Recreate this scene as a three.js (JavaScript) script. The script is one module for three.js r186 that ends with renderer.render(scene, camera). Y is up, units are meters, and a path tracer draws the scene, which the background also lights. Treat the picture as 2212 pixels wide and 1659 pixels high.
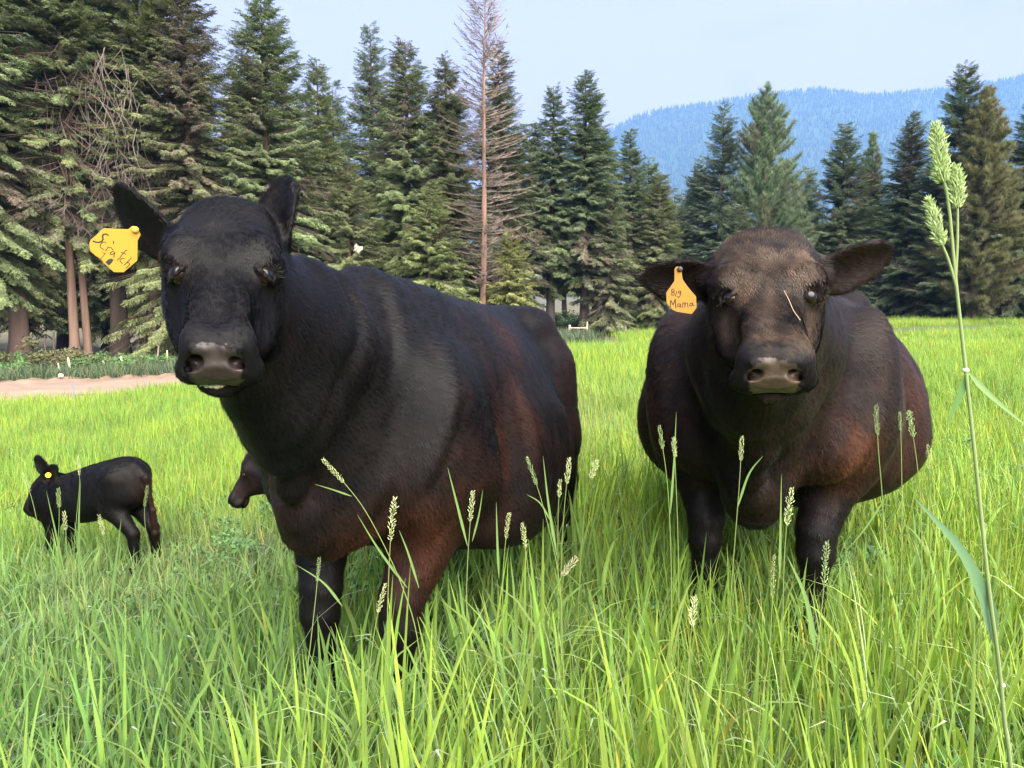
import * as THREE from 'three';
import { mergeGeometries } from 'three/addons/utils/BufferGeometryUtils.js';

// ---------------------------------------------------------------- camera, sky, sun, exposure
const scene = new THREE.Scene();
const FOC = 1663, CX = 1106, CY = 829.5, PITCH = Math.atan((CY - 655) / FOC), EYE = new THREE.Vector3(0, 1.25, 0);
const camera = new THREE.PerspectiveCamera(2 * Math.atan(CY / FOC) * 180 / Math.PI, 4 / 3, 0.05, 20000);
camera.position.copy(EYE); camera.rotation.set(-PITCH, 0, 0);
const EXPOSURE = 5.8;
const renderer = new THREE.WebGLRenderer({ antialias: true });
renderer.setSize(1024, 768); renderer.toneMapping = THREE.LinearToneMapping; renderer.toneMappingExposure = EXPOSURE;
renderer.shadowMap.enabled = true; renderer.shadowMap.type = THREE.PCFSoftShadowMap;
{
  const W = 1024, H = 512, d = new Float32Array(W * H * 4);
  const stops = [[-90, .38, .38, .40], [0, 1.62, 1.10, .86], [8, 1.56, 1.08, .88], [13, 1.42, 1.05, .92], [18, 1.20, 1.0, 1.0], [24, .92, .91, 1.05], [40, .62, .72, 1.02], [90, .46, .60, .95]];
  const n2 = (x, y) => { const f = (a, b) => { const s = Math.sin(a * 127.1 + b * 311.7) * 43758.5453; return s - Math.floor(s); }; const ix = Math.floor(x), iy = Math.floor(y), u = x - ix, v = y - iy, s = u * u * (3 - 2 * u), t = v * v * (3 - 2 * v); return (f(ix, iy) * (1 - s) + f(ix + 1, iy) * s) * (1 - t) + (f(ix, iy + 1) * (1 - s) + f(ix + 1, iy + 1) * s) * t; };
  for (let j = 0; j < H; j++) for (let i = 0; i < W; i++) {
    const el = ((j + .5) / H - .5) * 180, az = (i + .5) / W * 360;
    let k = 0; while (k < stops.length - 2 && el > stops[k + 1][0]) k++;
    const a = stops[k], b = stops[k + 1]; let t = Math.min(1, Math.max(0, (el - a[0]) / (b[0] - a[0]))); t = t * t * (3 - 2 * t);
    const wisp = Math.max(0, n2(az * .16, el * .55) * .6 + n2(az * .5 + 9, el * 1.6) * .28 + n2(az * 1.3, el * 3.7 + 3) * .12 - .6) * 1.1 * Math.exp(-(((el - 17) / 9) ** 2)) * (el > 0 ? 1 : 0);
    const o = (j * W + i) * 4, c = [.80, .70, .80];
    for (let q = 0; q < 3; q++) { const v = a[q + 1] + (b[q + 1] - a[q + 1]) * t; d[o + q] = (v + (c[q] - v) * Math.min(.5, wisp)) / EXPOSURE; }
    d[o + 3] = 1;
  }
  const tex = new THREE.DataTexture(d, W, H, THREE.RGBAFormat, THREE.FloatType);
  tex.mapping = THREE.EquirectangularReflectionMapping; tex.magFilter = tex.minFilter = THREE.LinearFilter; tex.needsUpdate = true;
  scene.background = tex; scene.environment = tex;
}
const sun = new THREE.DirectionalLight(new THREE.Color().setRGB(1, .92, .80), 4.6);
sun.name = 'evening_glow'; sun.position.set(18, 36, 30); sun.target.position.set(0, 0, -8); sun.castShadow = true; sun.shadow.radius = 150;
sun.shadow.mapSize.set(4096, 4096); Object.assign(sun.shadow.camera, { left: -60, right: 60, top: 60, bottom: -60, near: 1, far: 200 });
scene.add(sun, sun.target);

// ---------------------------------------------------------------- helpers
function rng(seed) { let s = seed | 0; return () => { s = (s + 0x6d2b79f5) | 0; let t = Math.imul(s ^ (s >>> 15), 1 | s); t = (t + Math.imul(t ^ (t >>> 7), 61 | t)) ^ t; return ((t ^ (t >>> 14)) >>> 0) / 4294967296; }; }
const V = (x, y, z) => new THREE.Vector3(x, y, z), { clamp, lerp, smoothstep } = THREE.MathUtils;
const sst = (a, b, x) => { const t = clamp((x - a) / (b - a), 0, 1); return t * t * (3 - 2 * t); };
function hash3(x, y, z) { let h = Math.imul(x, 374761393) ^ Math.imul(y, 668265263) ^ Math.imul(z, 2147483647 ^ 0x5bd1e995); h = Math.imul(h ^ (h >>> 13), 1274126177); return ((h ^ (h >>> 16)) >>> 0) / 4294967296; }
function noise(x, y, z) {
  const ix = Math.floor(x), iy = Math.floor(y), iz = Math.floor(z); let u = x - ix, v = y - iy, w = z - iz;
  u = u * u * (3 - 2 * u); v = v * v * (3 - 2 * v); w = w * w * (3 - 2 * w);
  const L = (a, b, t) => a + (b - a) * t, h = hash3;
  return L(L(L(h(ix, iy, iz), h(ix + 1, iy, iz), u), L(h(ix, iy + 1, iz), h(ix + 1, iy + 1, iz), u), v), L(L(h(ix, iy, iz + 1), h(ix + 1, iy, iz + 1), u), L(h(ix, iy + 1, iz + 1), h(ix + 1, iy + 1, iz + 1), u), v), w);
}
const fbm = (x, y, z, n = 3) => { let s = 0, a = .5, t = 0; for (let i = 0; i < n; i++) { s += a * noise(x, y, z); t += a; a *= .5; x = x * 2.03 + 17; y = y * 2.03 + 5; z = z * 2.03 + 31; } return s / t; };
// a point of the place seen in that direction, at that many metres ahead of the lens
function at(px, py, depth) {
  const a = (px - CX) / FOC, b = (CY - py) / FOC, s = Math.sin(PITCH), c = Math.cos(PITCH);
  return V(EYE.x + depth * a, EYE.y + depth * (-s + b * c), EYE.z + depth * (-c - b * s));
}
// lie of the land: the meadow falls away to the west and dips a little far off
function ground(x, z) {
  const t = .5 * (-x + Math.sqrt(x * x + .36)), far = sst(10, 45, -z), sx = sst(0, 26, x);
  let h = -1.9 * (1 - Math.exp(-t / 10)) - .75 * far * (1 - sx) * Math.exp(-t / 7);
  h += (noise(x * .35 + 40, 0, z * .35) - .5) * .10 + (noise(x * .08 + 9, 3, z * .08) - .5) * .25 * far;
  const fz = sst(200, 3000, Math.hypot(x, z)); h += fz * 40;
  return h;
}
const used = {};
function uniq(name) { used[name] = (used[name] ?? -1) + 1; return used[name] ? name + '_' + String(used[name]).padStart(3, '0') : name; }
function shade(m) { m.castShadow = m.receiveShadow = true; return m; }
function part(name, geo, mat, parent) { const m = shade(new THREE.Mesh(geo, mat)); m.name = name; parent.add(m); return m; }
function thing(name, label, category, pos = [0, 0, 0], turn = 0, group) {
  const g = new THREE.Group(); g.name = uniq(name); g.position.set(...(pos.isVector3 ? pos.toArray() : pos)); g.rotation.y = turn;
  g.userData = { label, category }; if (group) g.userData.group = group; scene.add(g); return g;
}
function single(name, geo, mat, label, category, group) { const m = shade(new THREE.Mesh(geo, mat)); m.name = uniq(name); m.userData = { label, category }; if (group) m.userData.group = group; scene.add(m); return m; }
function structure(name, geo, mat) { const m = shade(new THREE.Mesh(geo, mat)); m.name = uniq(name); m.userData = { kind: 'structure' }; scene.add(m); return m; }
function rgb(r, g, b) { return new THREE.Color().setRGB(r, g, b); }
const std = (c, roughness = .9, more = {}) => new THREE.MeshStandardMaterial({ color: Array.isArray(c) ? rgb(...c) : c, roughness, side: THREE.DoubleSide, ...more });
const leafy = (c, transmission = .4, more = {}) => new THREE.MeshPhysicalMaterial({ color: rgb(...c), roughness: .95, transmission, thickness: 0, side: THREE.DoubleSide, vertexColors: true, ...more });
// collects faces with vertex colours and becomes one geometry
class Faces {
  constructor() { this.p = []; this.c = []; this.i = []; this.n = null; }
  v(x, y, z, c) { this.p.push(x, y, z); this.c.push(c[0], c[1], c[2]); return this.p.length / 3 - 1; }
  tri(a, b, c) { this.i.push(a, b, c); }
  quad(a, b, c, d) { this.i.push(a, b, c, a, c, d); }
  // tapered tube through points with radii
  tube(pts, rad, sides, c, cap = true) {
    let prev = null; const up = V(0, 1, 0), n = V(), b = V(), t = V(), first = this.p.length / 3; let ref = null;
    for (let i = 0; i < pts.length; i++) {
      t.copy(pts[Math.min(i + 1, pts.length - 1)]).sub(pts[Math.max(i - 1, 0)]).normalize();
      if (!ref) ref = Math.abs(t.y) > .9 ? V(1, 0, 0) : up.clone();
      n.crossVectors(ref, t).normalize(); b.crossVectors(t, n); ref = b.clone();
      const ring = [];
      for (let k = 0; k < sides; k++) { const a = k / sides * Math.PI * 2, r = rad[i], cc = typeof c === 'function' ? c(i, k) : c; ring.push(this.v(pts[i].x + (n.x * Math.cos(a) + b.x * Math.sin(a)) * r, pts[i].y + (n.y * Math.cos(a) + b.y * Math.sin(a)) * r, pts[i].z + (n.z * Math.cos(a) + b.z * Math.sin(a)) * r, cc)); }
      if (prev) for (let k = 0; k < sides; k++) this.quad(prev[k], prev[(k + 1) % sides], ring[(k + 1) % sides], ring[k]);
      prev = ring;
    }
    if (cap) { const cc = typeof c === 'function' ? c(pts.length - 1, 0) : c, e = pts[pts.length - 1], q = this.v(e.x, e.y, e.z, cc); for (let k = 0; k < sides; k++) this.tri(prev[k], prev[(k + 1) % sides], q); const s = pts[0], q2 = this.v(s.x, s.y, s.z, cc); for (let k = 0; k < sides; k++) this.tri(first + (k + 1) % sides, first + k, q2); }
    return this;
  }
  geo(normals = true) {
    const g = new THREE.BufferGeometry();
    g.setAttribute('position', new THREE.Float32BufferAttribute(this.p, 3)); g.setAttribute('color', new THREE.Float32BufferAttribute(this.c, 3)); g.setIndex(this.i);
    if (normals) g.computeVertexNormals(); return g;
  }
}
const curve = (pts, n) => new THREE.CatmullRomCurve3(pts).getPoints(n);
const dummy = new THREE.Object3D();
function scatter(name, geo, mat, items, parent = scene) {   // items: {m: Matrix4, c: [r,g,b]}
  const im = new THREE.InstancedMesh(geo, mat, items.length); im.name = name; const col = new THREE.Color();
  items.forEach((it, i) => { im.setMatrixAt(i, it.m); im.setColorAt(i, col.setRGB(...it.c)); });
  im.castShadow = im.receiveShadow = true; im.userData = { kind: 'stuff' }; parent.add(im); return im;
}
function placed(x, y, z, turn, sx, sy, sz, tiltX = 0, tiltZ = 0) { dummy.position.set(x, y, z); dummy.rotation.set(tiltX, turn, tiltZ, 'YXZ'); dummy.scale.set(sx, sy, sz); dummy.updateMatrix(); return dummy.matrix.clone(); }

// ---------------------------------------------------------------- land
{
  // one sheet, fine near the camera and coarser out to the horizon
  const N = 260, f = new Faces(), ax = [], az = [];
  for (let i = 0; i <= N; i++) { const t = i / N * 2 - 1; ax.push(Math.sinh(t * 9.2) / Math.sinh(9.2) * 6000); az.push(Math.sinh(t * 9.2) / Math.sinh(9.2) * 6000 - 6); }
  for (let j = 0; j <= N; j++) for (let i = 0; i <= N; i++) {
    const x = ax[i], z = az[j], wood = sst(28, 31, -z + (noise(x * .2, 5, z * .2) - .5) * 3 - Math.max(0, x + 8) * .75), n = fbm(x * 1.7, 1, z * 1.7, 3), m = fbm(x * .31, 2, z * .31, 3);
    const a = [.050 + .03 * n, .075 + .035 * m, .018 + .006 * n], b = [.075 + .05 * n, .068 + .035 * m, .034 + .01 * n];
    f.v(x, ground(x, z), z, [0, 1, 2].map((q) => lerp(a[q], b[q], wood)));
  }
  for (let j = 0; j < N; j++) for (let i = 0; i < N; i++) { const a = j * (N + 1) + i; f.quad(a, a + N + 1, a + N + 2, a + 1); }
  structure('ground', f.geo(), std([1, 1, 1], .98, { vertexColors: true }));
}
// the dirt road: rutted soil with a low bank of clods on its far side
function roadLine(x) { return -24.3 - Math.max(0, x + 12) * .42 - Math.max(0, -x - 18) * .06; }
{
  const f = new Faces(), nx = 420, nz = 54, half = 4.3;
  for (let i = 0; i <= nx; i++) for (let j = 0; j <= nz; j++) {
    const x = -60 + i / nx * 57, s = j / nz * 2 - 1, edge = (noise(x * .9, 7, s > 0 ? 3 : 8) - .5) * .9, z = roadLine(x) - s * (half + edge);
    const rut = Math.exp(-(((s + .45) / .09) ** 2)) + Math.exp(-(((s - .08) / .09) ** 2)), bank = Math.exp(-(((s - .66) / .16) ** 2));
    const clod = fbm(x * 2.3, 4, z * 2.3, 3), fine = noise(x * 7, 2, z * 7);
    let y = ground(x, z) + .03 + .05 * (1 - s * s) - rut * (.055 + .03 * noise(x * .5, 1, s)) + bank * (.05 + .30 * Math.max(0, clod - .35)) + (clod - .5) * .05 + (fine - .5) * .025;
    if (j === 0 || j === nz) y = ground(x, z) - .12;
    const pale = clamp(.5 + (fbm(x * .9, 9, z * 2.4, 3) - .5) * 1.6, 0, 1), wet = bank * .9;
    const c = [lerp(.19, .26, pale), lerp(.135, .187, pale), lerp(.100, .142, pale)].map((v, q) => lerp(v, [.17, .105, .072][q] * (.7 + .6 * clod), wet) * (.88 + .24 * fine));
    f.v(x, y, z, c);
  }
  for (let i = 0; i < nx; i++) for (let j = 0; j < nz; j++) { const a = i * (nz + 1) + j; f.quad(a, a + nz + 1, a + nz + 2, a + 1); }
  structure('dirt_road', f.geo(), std([1, 1, 1], .97, { vertexColors: true }));
}
// the wooded mountain beyond
const RIDGE = [[-2600, 700], [-1200, 660], [-300, 610], [400, 560], [800, 505], [1000, 440], [1130, 372], [1240, 325], [1330, 288], [1370, 266], [1420, 254], [1500, 244], [1600, 226], [1690, 217], [1750, 212], [1850, 224], [1950, 216], [2020, 212], [2100, 200], [2212, 176], [2400, 150], [2900, 120], [4200, 190], [5600, 330]];
const FAR = 3600;
function ridgeAt(px) { let k = 0; while (k < RIDGE.length - 2 && px > RIDGE[k + 1][0]) k++; const a = RIDGE[k], b = RIDGE[k + 1], t = clamp((px - a[0]) / (b[0] - a[0]), 0, 1); return lerp(a[1], b[1], t * t * (3 - 2 * t) * .4 + t * .6); }
function hillPoint(px, s) {       // s: 0 at the foot, 1 on the ridge, beyond 1 the back
  const x0 = (px - CX) / FOC * FAR, top = EYE.y + (655 - ridgeAt(px)) / FOC * FAR;
  const z = -FAR + 1500 * (1 - s), spur = Math.sin(px * .021 + s * 2) * 40 + Math.sin(px * .047 + 2) * 22;
  const y = s <= 1 ? lerp(20, top, s ** 1.15) + spur * (1 - s) * s * 2.2 + (fbm(x0 * .004, s * 5, 2, 3) - .5) * 90 * s * (1 - s) : top - (s - 1) * 500;
  return V(x0, y, z);
}
{
  const f = new Faces(), nx = 300, ns = 26;
  for (let i = 0; i <= nx; i++) for (let j = 0; j <= ns; j++) { const p = hillPoint(-2600 + i / nx * 8200, j / ns * 1.25), n = fbm(p.x * .006, p.y * .006, 1, 3); f.v(p.x, p.y, p.z, [.030 + .02 * n, .045 + .03 * n, .022]); }
  for (let i = 0; i < nx; i++) for (let j = 0; j < ns; j++) { const a = i * (ns + 1) + j; f.quad(a, a + ns + 1, a + ns + 2, a + 1); }
  structure('mountain', f.geo(), std([1, 1, 1], 1, { vertexColors: true }));
  // its forest: far too many to count
  const t = new Faces(), w = [1, 1, 1];
  for (let k = 0; k < 5; k++) { const y0 = .12 + k * .17, r = .17 * (1 - k * .17), top = t.v(0, Math.min(1, y0 + .36), 0, w), ring = []; for (let q = 0; q < 6; q++) { const a = q / 6 * 6.283 + k; ring.push(t.v(Math.cos(a) * r * (q % 2 ? 1 : .7), y0, Math.sin(a) * r * (q % 2 ? 1 : .7), w)); } for (let q = 0; q < 6; q++) t.tri(ring[q], ring[(q + 1) % 6], top); }
  const R = rng(77), items = [];
  for (let k = 0; k < 24000; k++) {
    const ridge = k < 1700, px = 1050 + R() * 1450, s = ridge ? .985 + R() * .03 : .12 + .88 * R(), p = hillPoint(px, s), h = (ridge ? 12 + 17 * R() ** 2 : 16 + 12 * R()), g = .85 + .3 * R();
    items.push({ m: placed(p.x, p.y - 2, p.z, R() * 6, h * 1.15, h, h * 1.15), c: [.034 * g, .054 * g, .024 * g] });
  }
  const im = scatter('mountain_forest', t.geo(), std([1, 1, 1], 1, { vertexColors: true }), items); im.userData.label = 'hazy blue forest covering the distant mountain'; im.userData.category = 'forest';
}
scene.fog = new THREE.FogExp2(rgb(.20, .44, 1.0), .00023);

// ---------------------------------------------------------------- cattle
const smin = (a, b, k) => { const h = Math.max(k - Math.abs(a - b), 0) / k; return Math.min(a, b) - h * h * k * .25; };
const smax = (a, b, k) => -smin(-a, -b, k);
function cone(px, py, pz, c) {          // distance to a round cone between two joints: c = [ax,ay,az,ra, bx,by,bz,rb]
  const bx = c[4] - c[0], by = c[5] - c[1], bz = c[6] - c[2], x = px - c[0], y = py - c[1], z = pz - c[2];
  const t = clamp((x * bx + y * by + z * bz) / (bx * bx + by * by + bz * bz + 1e-9), 0, 1), dx = x - bx * t, dy = y - by * t, dz = z - bz * t;
  return Math.sqrt(dx * dx + dy * dy + dz * dz) - (c[3] + (c[7] - c[3]) * t);
}
function ball(px, py, pz, e) {           // ellipsoid [x,y,z, rx,ry,rz]
  const x = (px - e[0]) / e[3], y = (py - e[1]) / e[4], z = (pz - e[2]) / e[5], k0 = Math.sqrt(x * x + y * y + z * z), k1 = Math.sqrt((x / e[3]) ** 2 + (y / e[4]) ** 2 + (z / e[5]) ** 2);
  return k0 < 1e-6 ? -Math.min(e[3], e[4], e[5]) : k0 * (k0 - 1) / k1;
}
function profile(rows) {                 // smooth table lookup: rows [s, a, b, c ...] -> function(s) filling out[]
  const out = new Float64Array(rows[0].length - 1);
  return (s) => {
    let k = 0; while (k < rows.length - 2 && s > rows[k + 1][0]) k++;
    const r0 = rows[Math.max(0, k - 1)], r1 = rows[k], r2 = rows[k + 1], r3 = rows[Math.min(rows.length - 1, k + 2)], t = clamp((s - r1[0]) / (r2[0] - r1[0]), 0, 1), dx = r2[0] - r1[0];
    for (let q = 1; q < r1.length; q++) {
      const m1 = (r2[q] - r0[q]) / (r2[0] - r0[0] || 1) * dx, m2 = (r3[q] - r1[q]) / (r3[0] - r1[0] || 1) * dx, t2 = t * t, t3 = t2 * t;
      out[q - 1] = (2 * t3 - 3 * t2 + 1) * r1[q] + (t3 - 2 * t2 + t) * m1 + (-2 * t3 + 3 * t2) * r2[q] + (t3 - t2) * m2;
    }
    return out;
  };
}
function netMesh(f, lo, hi, s, skip) {   // naive surface nets of the field f
  const nx = Math.ceil((hi[0] - lo[0]) / s) + 1, ny = Math.ceil((hi[1] - lo[1]) / s) + 1, nz = Math.ceil((hi[2] - lo[2]) / s) + 1, B = 6, g = new Float32Array(nx * ny * nz), id = (x, y, z) => (z * ny + y) * nx + x;
  for (let bz = 0; bz < nz; bz += B) for (let by = 0; by < ny; by += B) for (let bx = 0; bx < nx; bx += B) {
    const d = f(lo[0] + (bx + B / 2) * s, lo[1] + (by + B / 2) * s, lo[2] + (bz + B / 2) * s), far = Math.abs(d) > s * B * 1.15;
    for (let z = bz; z < Math.min(nz, bz + B); z++) for (let y = by; y < Math.min(ny, by + B); y++) for (let x = bx; x < Math.min(nx, bx + B); x++) g[id(x, y, z)] = far ? d : f(lo[0] + x * s, lo[1] + y * s, lo[2] + z * s);
  }
  const vid = new Int32Array(nx * ny * nz).fill(-1), pos = [], idx = [], E = [[0, 1], [2, 3], [4, 5], [6, 7], [0, 2], [1, 3], [4, 6], [5, 7], [0, 4], [1, 5], [2, 6], [3, 7]], v = new Float64Array(8);
  for (let z = 0; z < nz - 1; z++) for (let y = 0; y < ny - 1; y++) for (let x = 0; x < nx - 1; x++) {
    let m = 0; for (let k = 0; k < 8; k++) { v[k] = g[id(x + (k & 1), y + (k >> 1 & 1), z + (k >> 2))]; if (v[k] < 0) m |= 1 << k; }
    if (m === 0 || m === 255) continue;
    let cx = 0, cy = 0, cz = 0, n = 0;
    for (const [a, b] of E) if ((v[a] < 0) !== (v[b] < 0)) { const t = v[a] / (v[a] - v[b]); cx += (a & 1) + ((b & 1) - (a & 1)) * t; cy += (a >> 1 & 1) + ((b >> 1 & 1) - (a >> 1 & 1)) * t; cz += (a >> 2) + ((b >> 2) - (a >> 2)) * t; n++; }
    vid[id(x, y, z)] = pos.length / 3; pos.push(lo[0] + (x + cx / n) * s, lo[1] + (y + cy / n) * s, lo[2] + (z + cz / n) * s);
  }
  const put = (a, b, c, d, flip) => { if (a < 0 || b < 0 || c < 0 || d < 0) return; if (skip && skip(pos[a * 3], pos[a * 3 + 1], pos[a * 3 + 2])) return; flip ? idx.push(a, c, b, a, d, c) : idx.push(a, b, c, a, c, d); };
  for (let z = 1; z < nz - 1; z++) for (let y = 1; y < ny - 1; y++) for (let x = 1; x < nx - 1; x++) {
    const o = g[id(x, y, z)] < 0;
    if (o !== g[id(x + 1, y, z)] < 0) put(vid[id(x, y - 1, z - 1)], vid[id(x, y, z - 1)], vid[id(x, y, z)], vid[id(x, y - 1, z)], !o);
    if (o !== g[id(x, y + 1, z)] < 0) put(vid[id(x - 1, y, z - 1)], vid[id(x - 1, y, z)], vid[id(x, y, z)], vid[id(x, y, z - 1)], !o);
    if (o !== g[id(x, y, z + 1)] < 0) put(vid[id(x - 1, y - 1, z)], vid[id(x, y - 1, z)], vid[id(x, y, z)], vid[id(x - 1, y, z)], !o);
  }
  return { pos, idx };
}
// one tuft of short coat hair, lying along +x over a skin whose outside is +y
function coatTuft(seed, n, len, wid, spread, lift) {
  const f = new Faces(), R = rng(seed), nor = [];
  for (let k = 0; k < n; k++) {
    const x = (R() - .5) * spread, z = (R() - .5) * spread, a = (R() - .5) * .9, l = len * (.6 + .7 * R()), w = wid * (.7 + .6 * R()), up = lift * (.5 + R()), cx = Math.cos(a), cz = Math.sin(a), s = .3 + 1.5 * R() ** 1.6, c = [s, s, s], r = (R() - .5) * 1.2, i0 = f.p.length / 3;
    const wx = -cz * w, wz = cx * w, wy = r * w * .5;
    f.v(x - wx, -.002 - wy, z - wz, c); f.v(x + wx, -.002 + wy, z + wz, c);
    f.v(x + cx * l * .55 - wx * .8, l * up * .8 - wy, z + cz * l * .55 - wz * .8, c); f.v(x + cx * l * .55 + wx * .8, l * up * .8 + wy, z + cz * l * .55 + wz * .8, c);
    f.v(x + cx * l, l * up, z + cz * l, c);
    f.quad(i0, i0 + 1, i0 + 3, i0 + 2); f.tri(i0 + 2, i0 + 3, i0 + 4);
    for (let q = 0; q < 5; q++) { const nv = V(-cx * up * .6, 1, (R() - .5) * .7 - cz * up * .6).normalize(); nor.push(nv.x, nv.y, nv.z); }
  }
  const g = f.geo(false); g.setAttribute('normal', new THREE.Float32BufferAttribute(nor, 3)); return g;
}
const hideMat = new THREE.MeshPhysicalMaterial({ vertexColors: true, roughness: .6, specularIntensity: .3, sheen: .06, sheenColor: rgb(.5, .5, .6), sheenRoughness: .5, side: THREE.DoubleSide });
const noseMat = new THREE.MeshPhysicalMaterial({ vertexColors: true, roughness: .44, specularIntensity: .8, clearcoat: .10, clearcoatRoughness: .3, side: THREE.DoubleSide });
const hairMat = new THREE.MeshPhysicalMaterial({ vertexColors: true, roughness: .42, specularIntensity: .36, side: THREE.DoubleSide });
const hornMat = std([.02, .018, .016], .6);
const eyeMat = new THREE.MeshPhysicalMaterial({ vertexColors: true, roughness: .22, specularIntensity: .5, clearcoat: .35, clearcoatRoughness: .05 });
const lashMat = std([.015, .012, .011], .6);

const HEAD_ROWS = [[-.030, .075, -.03, -.09], [0, .113, .0, -.14], [.05, .127, .016, -.19], [.11, .128, .022, -.225], [.17, .128, .019, -.245], [.22, .124, .010, -.25], [.28, .108, -.008, -.235], [.34, .084, -.020, -.20], [.40, .075, -.030, -.168], [.45, .077, -.036, -.160], [.49, .079, -.042, -.154], [.515, .070, -.054, -.14], [.53, .03, -.08, -.11]];

function makeCow(o) {
  const S = o.scale ?? 1, root = thing(o.name, o.label, o.category, o.pos, o.turn, o.group); root.rotation.order = 'YZX'; root.rotation.z = o.tilt ?? 0; root.updateMatrixWorld(true);
  const inv = root.matrixWorld.clone().invert(), toLocal = (w) => w.clone().applyMatrix4(inv), dirLocal = (w) => w.clone().transformDirection(inv);
  // head frame in the animal's own axes
  const P0 = toLocal(o.poll), P1 = toLocal(o.muzzle), U = P1.clone().sub(P0).normalize(), side = dirLocal(o.side ?? (() => { const d = o.muzzle.clone().sub(o.poll); return V(1, o.roll ?? 0, -d.x / d.z).normalize(); })()), Vv = U.clone().cross(side).normalize(), W = Vv.clone().cross(U).normalize();   // W: towards the picture's right side of the head
  const HS = P1.distanceTo(P0) / .53;                      // head scale
  const WD = o.wide ?? 1, hp = (u, v, w) => P0.clone().addScaledVector(U, u * HS).addScaledVector(Vv, v * HS).addScaledVector(W, w * HS * WD);
  const torso = profile(o.torso), x0 = o.torso[0][0], x1 = o.torso[o.torso.length - 1][0], skull = profile(HEAD_ROWS);
  const C = [], addC = (a, ra, b, rb, k = .05) => C.push([a[0], a[1], a[2], ra, b[0], b[1], b[2], rb, k]);
  for (const chain of o.limbs) for (let i = 0; i < chain.length - 1; i++) addC(chain[i].slice(0, 3), chain[i][3], chain[i + 1].slice(0, 3), chain[i + 1][3], chain[i + 1][4] ?? chain[i][4] ?? .05);
  // neck: crest, middle and throat lines run from the trunk to the head
  const nk = (from, ra, mid, rm, to, rb, k) => { addC(from, ra, mid, rm, k); addC(mid, rm, to.toArray(), rb, k); };
  const hb = hp(.14, -.13, 0), hcrest = hp(.08, -.15, 0), hthroat = hp(.24, -.19, 0), N = o.neck;
  const mid = (a, b, t, dy, dz = 0) => [lerp(a[0], b.x, t), lerp(a[1], b.y, t) + dy, lerp(a[2], b.z, t) + dz];
  nk(N.base, N.rBase, mid(N.base, hb, .5, N.midDrop ?? 0), N.rMid, hb, N.rHead * HS, .10);
  nk(N.crest, N.rCrest, mid(N.crest, hcrest, .5, 0), N.rCrest * .85, hcrest, .08 * HS, .10);
  nk(N.throat, N.rThroat, mid(N.throat, hthroat, .5, -.01), N.rThroat * .9, hthroat, .075 * HS, .10);
  if (N.dewlap) { const d = N.dewlap; for (let i = 0; i < 6; i++) { const a = mid(d.from, hthroat, i / 6 * .85, -.045 - .03 * Math.sin(i), .012 * Math.sin(i * 1.7)), b = mid(d.from, hthroat, (i + 1) / 6 * .85, -.045 - .03 * Math.sin(i + 1), .012 * Math.sin((i + 1) * 1.7)); addC(a, .032, b, .032, .05); } }
  const bumps = o.bumps ?? [], dents = o.dents ?? [];
  // ears
  const ears = o.ears.map((e) => { const b = hp(...e.base), d = dirLocal(e.dir), n0 = dirLocal(e.face), c = n0.clone().cross(d).normalize(), n = d.clone().cross(c).normalize(); return { b, d, c, n, L: e.len, w: e.wid, droop: e.droop ?? 0, cup: e.cup ?? 5.5 }; });
  const hEll = [];   // head lumps in head coordinates: [u,v,w, ru,rv,rw, k]
  for (const s of [-1, 1]) hEll.push([.200, -.004, s * .084, .046, .028, .034, .08], [.26, -.14, s * .072, .095, .085, .034, .06], [.470, -.050, s * .048, .034, .026, .026, .03], [.482, -.120, s * .052, .036, .030, .034, .03], [.36, -.055, s * .050, .08, .04, .022, .05]);
  hEll.push([.485, -.080, 0, .042, .055, .060, .03], [.462, -.166, 0, .052, .026, .052, .018], [-.005, -.02, 0, .055, .045, .085, .04], [.06, .0, 0, .08, .030, .09, .05], [.02, -.09, 0, .08, .07, .105, .05]);
  const hCone = [], hCut = [], hDent = [], lids = [], eyeC = [];
  for (const s of [-1, 1]) {
    hCone.push([.514, -.046, s * .020, .010, .510, -.048, s * .042, .009, .014], [.510, -.048, s * .042, .009, .496, -.078, s * .060, .008, .014]);   // nostril wings
    hCut.push([.540, -.060, s * .030, .009, .526, -.076, s * .042, .0135, .005], [.526, -.076, s * .042, .0135, .508, -.100, s * .056, .006, .005], [.530, -.070, s * .036, .0125, .44, -.070, s * .034, .0115, .005]);
    hDent.push([.350, -.070, s * .110, .080, .05, .028, .07], [.30, .030, s * .080, .07, .026, .030, .06]);
    // eye: centre, outward axis, and the two lids as short arcs round it
    const e = V(.246, -.032, s * .089), out = V(.10, .58, s * .80).normalize(), dn = V(1, -.10, 0).addScaledVector(out, -V(1, -.10, 0).dot(out)).normalize(), fw = out.clone().cross(dn).normalize();
    eyeC.push({ e, out, dn, fw, s });
    const c = e.clone().addScaledVector(out, .020); hCut.push([c.x, c.y, c.z, .021, c.x + out.x * .012, c.y + out.y * .012, c.z + out.z * .012, .024, .008]);
    for (const [up, rr, lift] of [[-1, .0048, .011], [1, .0036, .008]]) {
      let prev = null; for (let i = 0; i <= 5; i++) { const t = (i / 5 - .5) * Math.PI, q = e.clone().addScaledVector(fw, Math.sin(t) * .026).addScaledVector(dn, up * Math.cos(t) * (up < 0 ? .0155 : .0165)).addScaledVector(out, lift + .006 * Math.cos(t) - .004 * Math.abs(Math.sin(t))); if (prev) lids.push([prev.x, prev.y, prev.z, rr, q.x, q.y, q.z, rr, .007]); prev = q; }
    }
  }
  const headR = .42 * HS, hc = hp(.24, -.09, 0);
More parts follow.
